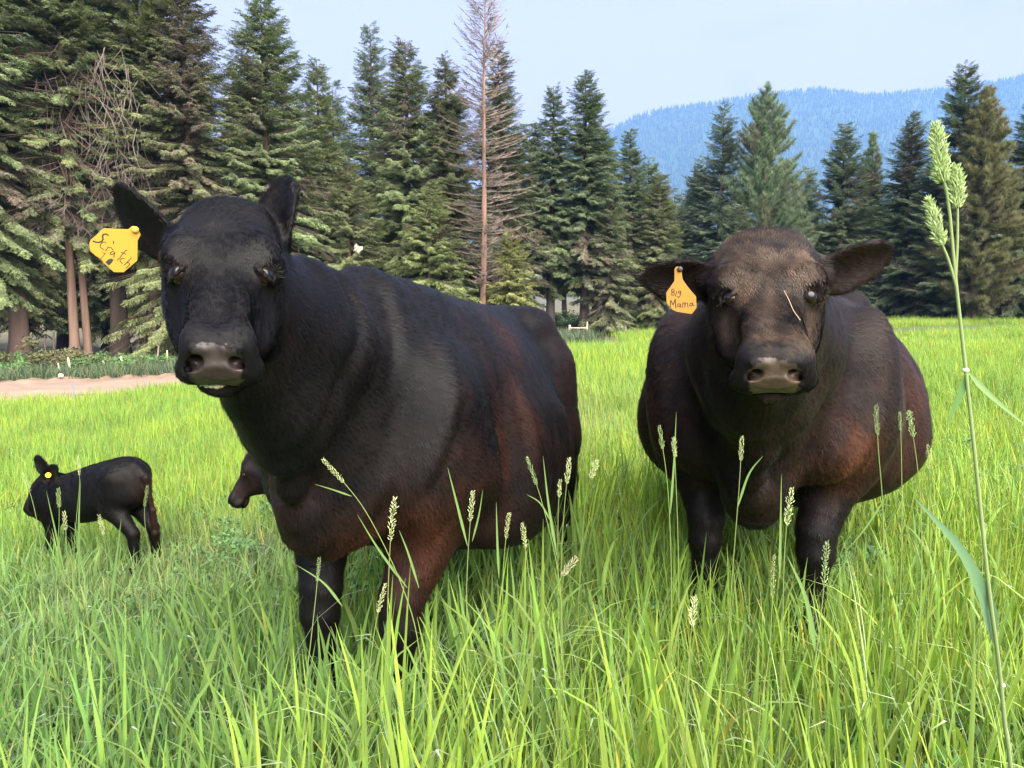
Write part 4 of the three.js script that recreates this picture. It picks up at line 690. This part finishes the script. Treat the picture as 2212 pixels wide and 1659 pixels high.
// stakes: weathered slanting sticks of the old fence by the road
const woodPale = std([1, 1, 1], .9, { vertexColors: true });
function stick(name, label, cat, px0, py0, px1, py1, d, r, tone, group) {
  const a = at(px0, py0, d), b = at(px1, py1, d), base = V(a.x, Math.min(a.y, ground(a.x, a.z) - .05), a.z), f = new Faces(), P = curve([V(0, 0, 0), b.clone().sub(base).multiplyScalar(.5).add(V(.01, 0, .01)), b.clone().sub(base)], 6), R = rng(px0 | 0);
  f.tube(P, P.map((_, i) => r * (1 - .04 * i)), 7, (i, k) => { const n = .75 + .5 * hash3(i, k, px0 | 0); return tone.map((v) => v * n); }); const m = single(name, f.geo(), woodPale, label, cat, group); m.position.copy(base); return m;
}
{
  const zx = (x) => x / 2.552 * .5486, zy = (y) => (1000 + y / 2.552) * .5486, G = 'slanting fence stakes by the dirt road', pale = [.52, .45, .35];
  stick('fence_stake', 'short pale stake at the far left of the slanting stakes by the road', 'stake', zx(598), zy(1200), zx(585), zy(1098), 29.3, .035, pale, G);
  stick('fence_stake', 'stout pale stake below the twin red trunks', 'stake', zx(722), zy(1200), zx(682), zy(1042), 29.3, .05, pale, G);
  stick('fence_stake', 'thin pale stake leaning left above the clods, right of the stout one', 'stake', zx(1066), zy(1185), zx(1036), zy(1072), 29.3, .035, pale, G);
  stick('fence_stake', 'white stake leaning left, nearest to the black cow\'s cheek but one', 'stake', zx(1256), zy(1145), zx(1214), zy(1032), 29.3, .042, [.62, .56, .46], G);
  stick('fence_stake', 'long thin stake leaning right against a trunk beside the black cow\'s face', 'stake', zx(1556), zy(1100), zx(1598), zy(890), 30.5, .035, [.42, .33, .26], G);
  stick('fence_stake', 'upright yellowish stake just left of the black cow\'s face', 'stake', zx(1678), zy(1118), zx(1678), zy(968), 30, .04, [.45, .36, .20], G);
  stick('survey_stake', 'thin blue marker stake at the meadow edge of the dirt road', 'stake', zx(740), zy(1462), zx(737), zy(1284), 21.2, .016, [.16, .17, .42]);
  for (const [x, y0, y1, l] of [[535, 780, 1045, 'slim pale sapling trunk left of the twin red trunks'], [445, 830, 990, 'slim pale sapling trunk second left of the twin red trunks'], [1385, 560, 1010, 'thin grey trunk with the red shed behind it']]) stick('sapling_trunk', l, 'tree trunk', zx(x), zy(y1), zx(x) + 1, zy(y0), 34, .05, [.30, .23, .18]);
  // extra trunks under the crowns
  const s = at(zx(615), zy(1290), 27); const g = new THREE.IcosahedronGeometry(.085, 2), q = g.attributes.position; for (let i = 0; i < q.count; i++) { const n = 1 + (noise(q.getX(i) * 30, q.getY(i) * 30, q.getZ(i) * 30) - .5) * .35; q.setXYZ(i, q.getX(i) * n, q.getY(i) * n * .85, q.getZ(i) * n); } g.computeVertexNormals(); const st = single('stone', g, std([.58, .52, .44], .9), 'round pale stone lying on the road\'s far bank', 'stone'); st.position.set(s.x, ground(s.x, s.z) + .28, s.z);
}
{ // red shed glimpsed between trunks
  const p = at(297, 690, 62), y = ground(p.x, p.z), t = thing('shed', 'small red shed with grey roof glimpsed between the left trunks', 'shed', [p.x, y, p.z], .3);
  part('wall', new THREE.BoxGeometry(2.2, 2.6, 2.4).translate(0, 1.3, 0), std([.36, .10, .10], .9), t); const r = new Faces(), c = [1, 1, 1], a = r.v(-1.3, 2.6, -1.4, c), b = r.v(1.3, 2.6, -1.4, c), d = r.v(1.3, 2.6, 1.4, c), e = r.v(-1.3, 2.6, 1.4, c), f1 = r.v(-1.3, 3.6, 0, c), g1 = r.v(1.3, 3.6, 0, c); r.quad(a, f1, g1, b); r.quad(e, d, g1, f1); r.tri(a, e, f1); r.tri(b, g1, d); r.quad(a, b, d, e); part('roof', r.geo(), std([.38, .40, .44], .7), t); part('door', new THREE.BoxGeometry(.8, 1.8, .06).translate(0, .92, 1.23), std([.45, .42, .40], .8), t);
}
{ // gate of peeled poles at the far end of the meadow
  const zx = (x) => (2050 + x / 2.074) * .5486, zy = (y) => (1100 + y / 2.074) * .5486, D = 45, o = at(zx(470), zy(470), D), gy = ground(o.x, o.z), dy = gy - o.y, t = thing('wooden_gate', 'pale wooden pole gate with diagonal brace at the far meadow edge', 'gate', [o.x, gy, o.z]);
  const pole = (name, x0, y0, x1, y1, r, dz = 0) => { const a = at(zx(x0), zy(y0), D).sub(o), b = at(zx(x1), zy(y1), D).sub(o); a.z = b.z = dz; const f = new Faces(); f.tube([a, a.clone().lerp(b, .5), b], [r, r * .96, r * .92], 8, (i, k) => { const n = .8 + .4 * hash3(i, k, x0); return [.50 * n, .42 * n, .33 * n]; }); return part(name, f.geo(), woodPale, t); };
  pole('post', 398, 500, 398, 365, .075); pole('post', 542, 480, 542, 340, .055); pole('rail', 402, 391, 540, 391, .040, .05); pole('brace', 412, 476, 536, 396, .036, -.05); pole('stile', 463, 392, 463, 432, .03, -.02);
  const FP = (x, y0, y1, l, d = 46) => stick('fence_post', l, 'post', zx(x), zy(y0), zx(x), zy(y1), d, .05, [.58, .52, .45], 'pale fence posts at the far meadow edge');
  FP(800, 450, 360, 'short pale fence post right of the wooden gate'); FP(857, 436, 300, 'taller pale fence post second right of the wooden gate', 47);
}
// the moth over the black cow's back
{
  const p = at(772, 537, 2.5), t = thing('moth', 'pale pinkish moth in flight above the black cow\'s withers', 'moth', p), f = new Faces(), c = [1, 1, 1];
  const body = new Faces(); body.tube([V(0, -.011, 0), V(0, -.004, 0), V(0, .004, 0), V(0, .010, 0)], [.0012, .003, .0034, .0018], 8, c); part('body', body.geo(), std([.45, .32, .24], .9), t);
  for (const s of [-1, 1]) { const w = new Faces(), v = [[0, .006, 0], [s * .010, .015, .007], [s * .015, .006, .010], [s * .009, -.004, .007], [s * .010, -.011, .006], [s * .003, -.009, .002]], i = v.map((q) => w.v(...q, c)); for (let k = 1; k < 5; k++) w.tri(i[0], i[k], i[k + 1]); part('wing', w.geo(), leafy([.75, .58, .48], .3), t); }
  t.rotation.set(.2, .3, -.5);
}
// a straw stuck to the brown cow's nose
{
  const f = new Faces(), P = curve([[.285, .012, .028], [.325, .008, .036], [.36, -.001, .044], [.392, -.008, .056]].map((q) => B.root.localToWorld(B.hp(...q))), 10), o = P[0].clone(); f.tube(P.map((q) => q.clone().sub(o)), P.map(() => .0010), 6, [.36, .25, .15]); const m = single('straw', f.geo(), woodPale, 'bent straw stuck to the brown cow\'s nose bridge', 'straw'); m.position.copy(o);
}

// ---------------------------------------------------------------- grass
const grassMat = leafy([1, 1, 1], .48, { roughness: .9 });
// blade: a ribbon with a shallow keel from root p, heading a, bending over
function blade(f, x, z, len, wid, a, lean, bend, c, seg = 5, keel = .22, twist = 0) {
  const dx = Math.cos(a), dz = Math.sin(a); let px = x, py = -.02, pz = z, th = lean, prev = null; const sl = len / seg;
  for (let i = 0; i <= seg; i++) {
    const t = i / seg, w = wid * (t < .25 ? .72 + t * 1.1 : Math.pow(1 - (t - .25) / .75, .75)) * .5 + .0003, ta = a + twist * t, sx = -Math.sin(ta), sz = Math.cos(ta), k = w * keel * 2;
    const row = [f.v(px + sx * w, py, pz + sz * w, c), f.v(px - dx * k * Math.cos(th), py - k * Math.sin(th) * 0, pz - dz * k * Math.cos(th), c), f.v(px - sx * w, py, pz - sz * w, c)];
    if (prev) { f.quad(prev[0], prev[1], row[1], row[0]); f.quad(prev[1], prev[2], row[2], row[1]); } prev = row;
    px += dx * Math.sin(th) * sl; pz += dz * Math.sin(th) * sl; py += Math.cos(th) * sl; th += bend / seg * (.35 + 1.3 * t);
  }
}
function tuft(seed, n, spread, h0, h1, w0, w1, hue, loose = 1) {
  const f = new Faces(), R = rng(seed);
  for (let k = 0; k < n; k++) {
    const a = R() * 6.283, r = Math.sqrt(R()) * spread, g = .72 + .56 * R(), y = R(), dry = R() < .03, c = dry ? [2.6 * g, 1.25 * g, 1.5 * g] : [g * (1 + (y - .5) * hue), g, g * (1 - (y - .5) * hue * .8)];
    blade(f, Math.cos(a) * r, Math.sin(a) * r, lerp(h0, h1, R() ** .8), lerp(w0, w1, R()), R() * 6.283, .04 + .22 * R() * loose, (R() < .16 ? 1.6 + R() * 1.1 : .15 + .7 * R()) * loose, c, h1 > .3 ? 6 : 4, .22, (R() - .5) * 1.4);
  }
  return f.geo();
}
const lime = [.265, .400, .020], fresh = [.195, .345, .022], bluish = [.140, .295, .050], straw = [.22, .21, .08];
{
  const nearThin = [11, 12, 13].map((s) => tuft(s, 16, .10, .18, .40, .005, .0115, .5)), nearWide = [21, 22].map((s) => tuft(s, 10, .11, .24, .43, .012, .023, .25, .9)), tall = [71, 72].map((s) => tuft(s, 7, .09, .34, .58, .010, .019, .45, .9)), low = [31, 32].map((s) => tuft(s, 22, .13, .08, .22, .004, .007, .6, 1.5));
  const midT = [41, 42].map((s) => tuft(s, 26, .22, .16, .34, .006, .011, .5)), farT = [51, 52].map((s) => tuft(s, 40, .45, .18, .36, .010, .018, .5));
  const bins = new Map(), push = (g, it) => { if (!bins.has(g)) bins.set(g, []); bins.get(g).push(it); };
  const R = rng(1234), inRoad = (x, z) => Math.abs(z - roadLine(x)) < 4.1 || z < roadLine(x) && x < 6;
  const colorAt = (x, z) => { const wide = sst(.3, -1.2, x + (noise(x * .9, 3, z * .9) - .5) * 1.2) * sst(-7, -3, z), n = fbm(x * .45, 1, z * .45, 3), c = mixc(mixc(fresh, lime, clamp(n * 2 - .35, 0, 1)), bluish, wide * .75); return c; };
  const worn = (x, z) => Math.exp(-(((x - .55) / .7) ** 2 + ((z + 8.5) / 2.2) ** 2)) + Math.exp(-(((x + 1.75) / .8) ** 2 + ((z + 4.2) / 1.0) ** 2));   // grazed and trodden patches
  const hoof = (x, z) => false;
  const lay = (dz0, dz1, per, list, size, keep, tint) => {
    const area = (dz1 - dz0) * (dz0 + dz1) * .82 + (dz1 - dz0) * 1.6, n = Math.round(area * per);
    for (let k = 0; k < n; k++) {
      const d = Math.sqrt(lerp(dz0 * dz0, dz1 * dz1, R())), x = (R() * 2 - 1) * (d * .82 + .5), z = -d; if (inRoad(x, z)) continue; const kp = keep ? keep(x, z) : 1; if (R() > kp) continue;
      const wn = clamp(worn(x, z), 0, 1), s = size * (.75 + .5 * R()) * (1 - .45 * wn) * (.8 + .45 * noise(x * .7, 8, z * .7)), g = .8 + .4 * R(); let c = colorAt(x, z); if (tint) c = mixc(c, tint[0], tint[1]); c = mixc(c, [.30, .29, .12], wn * .7 * R());
      push(list[(R() * list.length) | 0], { m: placed(x, ground(x, z), z, R() * 6.28, s, s * (.85 + .3 * R()), s, (R() - .5) * .16, (R() - .5) * .16), c: c.map((v) => v * g) });
    }
  };
  const leftish = (x, z) => sst(.5, -.7, x + (noise(x * 1.3, 5, z * 1.3) - .5)) * .85 + .08, rightish = (x, z) => 1 - leftish(x, z) * .85;
  lay(.75, 4.6, 62, nearThin, 1, rightish); lay(.75, 4.6, 95, nearWide, 1, leftish, [bluish, .6]); lay(.75, 5.5, 75, low, 1, null); lay(.7, 2.3, 30, tall, 1, null); lay(.8, 2.6, 30, nearWide, 1.15, leftish, [bluish, .3]);
  lay(4.6, 9, 30, midT, 1.05); lay(4.6, 12, 18, low, 1.5); lay(9, 18, 22, midT, 1.15); lay(12, 34, 7.5, farT, 1); lay(31, 64, 6, farT, 1.25, (x, z) => x > -3 ? 1 : 0);
  let first = true; const field = new THREE.Group(); let k = 0;
  for (const [g, items] of bins) { const im = scatter(uniq('meadow_grass'), g, grassMat, items); im.userData.label = 'bright green meadow grass'; im.userData.category = 'grass'; im.userData.group = 'meadow grass'; }
  { const wd = []; for (let q = 0; q < 900; q++) { const d = 1 + 6 * R() ** 1.3, x = (R() * 2 - 1) * (d * .8 + .4), z = -d; if (fbm(x * .8, 6, z * .8, 2) < .48) continue; const s = .10 + .14 * R(), g = .8 + .4 * R(); wd.push({ m: placed(x, ground(x, z) + .04 + .10 * R(), z, R() * 6, s, s * .8, s), c: [.10 * g, .22 * g, .055 * g] }); } const w = scatter('clover_weeds', clumps[0], leafMat, wd); w.userData.label = 'small leafy weeds growing low among the meadow grass'; w.userData.category = 'weeds'; }
  // undergrowth of the wood floor
  const it = []; for (let q = 0; q < 5200; q++) { const far = R() < .5, x = far ? lerp(2, 60, R()) : lerp(-34, 4, R()), z = far ? -lerp(58, 80, R()) : roadLine(x) - lerp(3.2, 16, R() ** 1.4), g = .6 + .6 * R(), s = .8 + .9 * R(); it.push({ m: placed(x, ground(x, z), z, R() * 6, s, s * 1.1, s), c: [.085 * g, .150 * g, .045 * g] }); }
  const ug = scatter('forest_undergrowth', tuft(61, 30, .5, .15, .5, .02, .05, .5, 1.6), grassMat, it); ug.userData.label = 'green undergrowth covering the floor of the wood'; ug.userData.category = 'undergrowth';
}
// flowering stalks: one thing each, with stem, seed head and leaves
const stemMat = leafy([1, 1, 1], .25, { roughness: .8 });
function spikelets(f, P, w, tone, R, n) {        // crowded spikelets along a line
  for (let k = 0; k < n; k++) {
    const t = (k + R() * .6) / n, i = Math.min(P.length - 2, Math.floor(t * (P.length - 1))), p = P[i].clone().lerp(P[i + 1], t * (P.length - 1) - i), ax = P[i + 1].clone().sub(P[i]).normalize(), a = k * 2.4 + R(), s = Math.abs(ax.y) > .9 ? V(1, 0, 0) : V(0, 1, 0), u = s.clone().cross(ax).normalize(), v = ax.clone().cross(u), env = Math.sin(Math.PI * clamp(.12 + .80 * t, 0, 1)) ** .7, o = u.clone().multiplyScalar(Math.cos(a)).addScaledVector(v, Math.sin(a)), g = .75 + .5 * R(), c = tone.map((q) => q * g), L = w * .62 * (.7 + .5 * R()), d = ax.clone().multiplyScalar(.85).addScaledVector(o, .3 + .7 * R()).add(V((R() - .5) * .7, (R() - .5) * .7, (R() - .5) * .7)).normalize(), b = p.clone().addScaledVector(o, w * .70 * env * Math.sqrt(R()) * (.75 + .5 * hash3(k >> 4, 3, n))), r = w * .085 * (.7 + .5 * R());
    f.tube([b, b.clone().addScaledVector(d, L * .4), b.clone().addScaledVector(d, L)], [r * .5, r, r * .12], 5, c, false);
  }
}
function leafRibbon(f, P, w, c) { let prev = null; for (let i = 0; i < P.length; i++) { const t = i / (P.length - 1), d = P[Math.min(i + 1, P.length - 1)].clone().sub(P[Math.max(0, i - 1)]).normalize(), s = d.clone().cross(V(.25, .15, 1)).normalize(), ww = w * .5 * (t < .2 ? .12 + 4.4 * t : Math.pow(1 - (t - .2) / .8, .8)) + .0002, q = P[i], row = [f.v(q.x + s.x * ww, q.y + s.y * ww, q.z + s.z * ww, c), f.v(q.x, q.y, q.z - ww * .35, c), f.v(q.x - s.x * ww, q.y - s.y * ww, q.z - s.z * ww, c)]; if (prev) { f.quad(prev[0], prev[1], row[1], row[0]); f.quad(prev[1], prev[2], row[2], row[1]); } prev = row; } }
function stalk(pts, d, headLen, headW, tone, label, group, opts = {}) {   // pts: picture course of the stem from low to tip
  const R = rng(Math.round(pts[0][0] * 13 + pts[0][1])), W = pts.map((p) => at(p[0], p[1], p[2] ?? d)), foot = W[0].clone(), gy = ground(foot.x, foot.z); const full = foot.y > gy + .03 ? [V(foot.x + (foot.x - W[1].x) * .2, gy - .02, foot.z), ...W] : W, o = full[0].clone(), C = curve(full.map((p) => p.clone().sub(o)), 26), t = thing('grass_stalk', label, 'grass stalk', o, 0, group), r = opts.r ?? .0014;
  const total = C.length - 1, tip = C[total]; let cut = total; { let acc = 0; while (cut > 1 && acc < headLen * 1.15) { acc += C[cut].distanceTo(C[cut - 1]); cut--; } }
  const f = new Faces(); f.tube(C.slice(0, total), C.slice(0, total).map((_, i) => r * (1 - .45 * i / total)), 6, opts.stem ?? [.17, .24, .05], false); part('stem', f.geo(), stemMat, t);
  if (headLen) { const h = new Faces(); spikelets(h, C.slice(cut), headW * 1.15, tone, R, opts.n ?? 80); part('seed_head', h.geo(), stemMat, t); }
  for (const L of opts.leaves ?? []) { const g = new Faces(); leafRibbon(g, curve(L.pts.map((p) => at(p[0], p[1], p[2] ?? d).sub(o)), 14), L.w, L.c ?? [.11, .20, .04]); part('leaf', g.geo(), stemMat, t); }
  return t;
}
{
  const cream = [.64, .70, .34], green = [.36, .50, .17], tan = [.50, .42, .27];
  const gA = 'flowering stalks before the black cow', gB = 'flowering stalks before the brown cow', gC = 'flowering stalks before the calf';
  // before the black cow
  stalk([[905, 1400], [870, 1270], [790, 1105], [745, 1045], [697, 992]], 1.75, .062, .0065, cream, 'flowering grass stalk bent far left across the black cow\'s brisket', gA, { leaves: [{ pts: [[760, 1072], [720, 1058], [680, 1046]], w: .004 }, { pts: [[880, 1270], [820, 1190], [772, 1112]], w: .006 }] });
  stalk([[836, 1440], [838, 1290], [844, 1160], [852, 1075]], 1.7, .075, .0095, cream, 'stout upright flowering stalk over the black cow\'s near foreleg', gA, { leaves: [{ pts: [[905, 1270], [880, 1190], [862, 1145]], w: .005 }] });
  stalk([[1010, 1420], [1008, 1270], [1014, 1150], [1022, 1060]], 1.75, .06, .007, cream, 'upright flowering stalk before the black cow\'s belly, with long thin head', gA, { leaves: [{ pts: [[1010, 1180], [985, 1080], [967, 1010]], w: .006 }, { pts: [[1020, 1170], [1035, 1110], [1043, 1058]], w: .004 }] });
  stalk([[1088, 1400], [1086, 1260], [1092, 1170], [1100, 1108]], 1.8, .048, .006, cream, 'small flowering stalk between two others before the black cow\'s belly', gA, { leaves: [{ pts: [[1078, 1250], [1074, 1160], [1072, 1085]], w: .006 }] });
  stalk([[1150, 1420], [1146, 1290], [1136, 1190], [1128, 1130]], 1.8, .05, .0065, cream, 'flowering stalk leaning slightly left under the black cow\'s belly line', gA);
  stalk([[1215, 1380], [1206, 1240], [1180, 1120], [1160, 1050], [1138, 988]], 1.85, .05, .006, green, 'tall green flowering stalk arching left over the black cow\'s hind belly', gA, { leaves: [{ pts: [[1192, 1130], [1165, 1085], [1138, 1068]], w: .004 }, { pts: [[1203, 1200], [1185, 1090], [1173, 985]], w: .007 }] });
  stalk([[1212, 1400], [1212, 1230], [1218, 1110], [1230, 990]], 1.9, .055, .0075, cream, 'upright pale flowering stalk before the black cow\'s hind leg', gA);
  stalk([[1206, 1390], [1205, 1200], [1206, 1100], [1210, 1036]], 1.92, .035, .006, cream, 'short headed stalk leaning on the taller pale one by the hind leg', gA);
  stalk([[790, 1560], [800, 1430], [815, 1330], [832, 1262]], 1.55, .05, .006, cream, 'low flowering stalk between the black cow\'s forelegs', gA);
  stalk([[1090, 1560], [1150, 1400], [1205, 1260], [1245, 1205]], 1.6, .035, .008, tan, 'tan headed stalk leaning right below the black cow\'s hind leg', gA);
  stalk([[660, 1500], [672, 1380], [682, 1290], [690, 1205]], 1.75, .04, .005, green, 'thin green stalk over the black cow\'s far foreleg', gA, { leaves: [{ pts: [[740, 1310], [700, 1260], [640, 1220]], w: .006 }] });
  stalk([[1250, 1300], [1258, 1160], [1268, 1060], [1290, 995]], 2.4, .05, .011, cream, 'fluffy bent stalk at the black cow\'s rump', gA);
  // before the brown cow
  stalk([[1450, 1330], [1448, 1160], [1440, 1030], [1424, 920]], 1.8, .045, .006, green, 'dark green stalk at the brown cow\'s left flank outline', gB, { leaves: [{ pts: [[1448, 1110], [1456, 1000], [1461, 890]], w: .006 }] });
  stalk([[1466, 1330], [1464, 1150], [1460, 1040], [1456, 945]], 1.85, .042, .007, cream, 'pale headed stalk just inside the brown cow\'s left flank', gB);
  stalk([[1570, 1420], [1585, 1200], [1596, 1060], [1603, 942]], 1.8, .045, .006, cream, 'tall thin stalk below the brown cow\'s muzzle', gB, { leaves: [{ pts: [[1592, 1100], [1620, 1020], [1648, 985]], w: .006 }] });
  stalk([[1690, 1420], [1692, 1270], [1697, 1160], [1710, 1055]], 1.6, .062, .0085, cream, 'stout flowering stalk over the brown cow\'s brisket', gB, { leaves: [{ pts: [[1684, 1250], [1686, 1150], [1688, 1025]], w: .007 }] });
  stalk([[1908, 1240], [1906, 1080], [1898, 980], [1892, 876]], 1.9, .055, .007, green, 'leaning flowering stalk over the brown cow\'s right belly', gB, { leaves: [{ pts: [[1910, 1080], [1870, 1140], [1820, 1200]], w: .006 }] });
  stalk([[1946, 1240], [1948, 1080], [1947, 980], [1944, 890]], 1.95, .035, .005, green, 'thin stalk between the paired ones at the brown cow\'s right outline', gB);
  stalk([[1990, 1240], [1988, 1080], [1978, 980], [1963, 888]], 1.9, .05, .009, green, 'thick headed stalk at the brown cow\'s right outline', gB);
  stalk([[2008, 1230], [2010, 1100], [2008, 1030], [2004, 960]], 2.1, .05, .005, cream, 'pale stalk standing in the meadow right of the brown cow', gB);
  stalk([[1485, 1480], [1490, 1400], [1494, 1350], [1500, 1290]], 1.5, .045, .009, cream, 'low flowering stalk beside the brown cow\'s left foreleg', gB);
  stalk([[1752, 1500], [1770, 1360], [1780, 1260], [1786, 1170]], 1.5, .07, .008, green, 'broad green flowering stalk between foreground leaves below the brown cow', gB, { leaves: [{ pts: [[1764, 1420], [1740, 1290], [1700, 1200]], w: .012 }] });
  stalk([[1640, 1560], [1660, 1420], [1668, 1300], [1672, 1200]], 1.5, .06, .005, cream, 'loose thin panicle stalk before the brown cow\'s hind leg', gB);
  stalk([[2120, 1300], [2122, 1220], [2124, 1170], [2128, 1130]], 2.0, .04, .006, cream, 'small pale stalk in the meadow beside the tall foreground stalk', gB);
  // before the calf
  stalk([[92, 1300], [88, 1180], [72, 1090], [50, 1020]], 2.3, .05, .007, green, 'grey-green stalk across the calf\'s muzzle', gC);
  stalk([[150, 1320], [146, 1220], [142, 1150], [138, 1105]], 2.4, .05, .007, cream, 'pale stalk before the calf\'s neck', gC, { leaves: [{ pts: [[140, 1240], [118, 1140], [100, 1060]], w: .006 }] });
  stalk([[120, 1320], [124, 1200], [128, 1110], [126, 1055]], 2.5, .05, .008, green, 'green headed stalk between the calf\'s ears and shoulder', gC, { leaves: [{ pts: [[172, 1280], [170, 1140], [174, 1035]], w: .008 }] });
  stalk([[236, 1320], [232, 1230], [226, 1170], [214, 1112]], 2.4, .05, .007, cream, 'pale stalk before the calf\'s belly', gC, { leaves: [{ pts: [[240, 1300], [250, 1220], [262, 1120]], w: .010 }] });
  stalk([[330, 1330], [322, 1200], [312, 1110], [318, 1050]], 2.4, .05, .006, green, 'thin stalk over the calf\'s rump', gC);
  stalk([[160, 1200], [166, 1110], [172, 1040], [168, 985]], 3.2, .06, .007, cream, 'distant pale stalk rising above the calf\'s back', gC);
  // tall cocksfoot close to the lens on the right
  const d = .82, main = stalk([[2186, 1700, .86], [2170, 1560, .85], [2158, 1440, .84], [2138, 1290, d], [2112, 1040, d], [2086, 800, d], [2064, 600, d], [2046, 420, d], [2032, 365, d], [2022, 270, d]], d, .050, .0098, [.44, .56, .22], 'tall grass stalk with clustered seed heads close to the camera, far right', null, {
    r: .0024, n: 420, stem: [.20, .27, .08], leaves: [{ pts: [[2088, 806], [2075, 850], [2060, 885], [2048, 912]], w: .010, c: [.07, .17, .03] }, { pts: [[2090, 802], [2130, 845], [2175, 885], [2230, 930]], w: .007, c: [.14, .24, .07] }, { pts: [[2153, 1402, .84], [2128, 1290], [2070, 1180], [1975, 1075]], w: .020, c: [.075, .165, .065] }] });
  const br = (pts, len, w, n) => { const o = main.position, C = curve(pts.map((p) => at(p[0], p[1], d).sub(o)), 16), f = new Faces(), cutN = Math.round(16 * (1 - len)), hd = new Faces(); f.tube(C, C.map((_, i) => .0016 * (1 - .4 * i / 16)), 6, [.20, .27, .08], false); part('side_branch', f.geo(), stemMat, main); spikelets(hd, C.slice(cutN), w, [.44, .56, .22], rng(n), n); part('seed_head', hd.geo(), stemMat, main); };
  br([[2064, 600], [2068, 520], [2068, 440], [2064, 360]], .40, .0095, 320); br([[2066, 620], [2048, 560], [2030, 515], [2005, 428]], .46, .0088, 300); br([[2044, 410], [2040, 395], [2032, 382], [2026, 342]], .55, .0088, 220);
  const nd = new THREE.IcosahedronGeometry(.0030, 2).translate(0, 0, 0), knot = part('node', nd, std([.42, .46, .30], .8), main); knot.position.copy(at(2086, 800, d).sub(main.position)); knot.scale.set(1.3, .9, 1); const k2 = part('node', nd, std([.40, .45, .25], .8), main); k2.position.copy(at(2165, 1480, .845).sub(main.position)); k2.scale.set(1.2, .9, 1);
}

renderer.render(scene, camera);
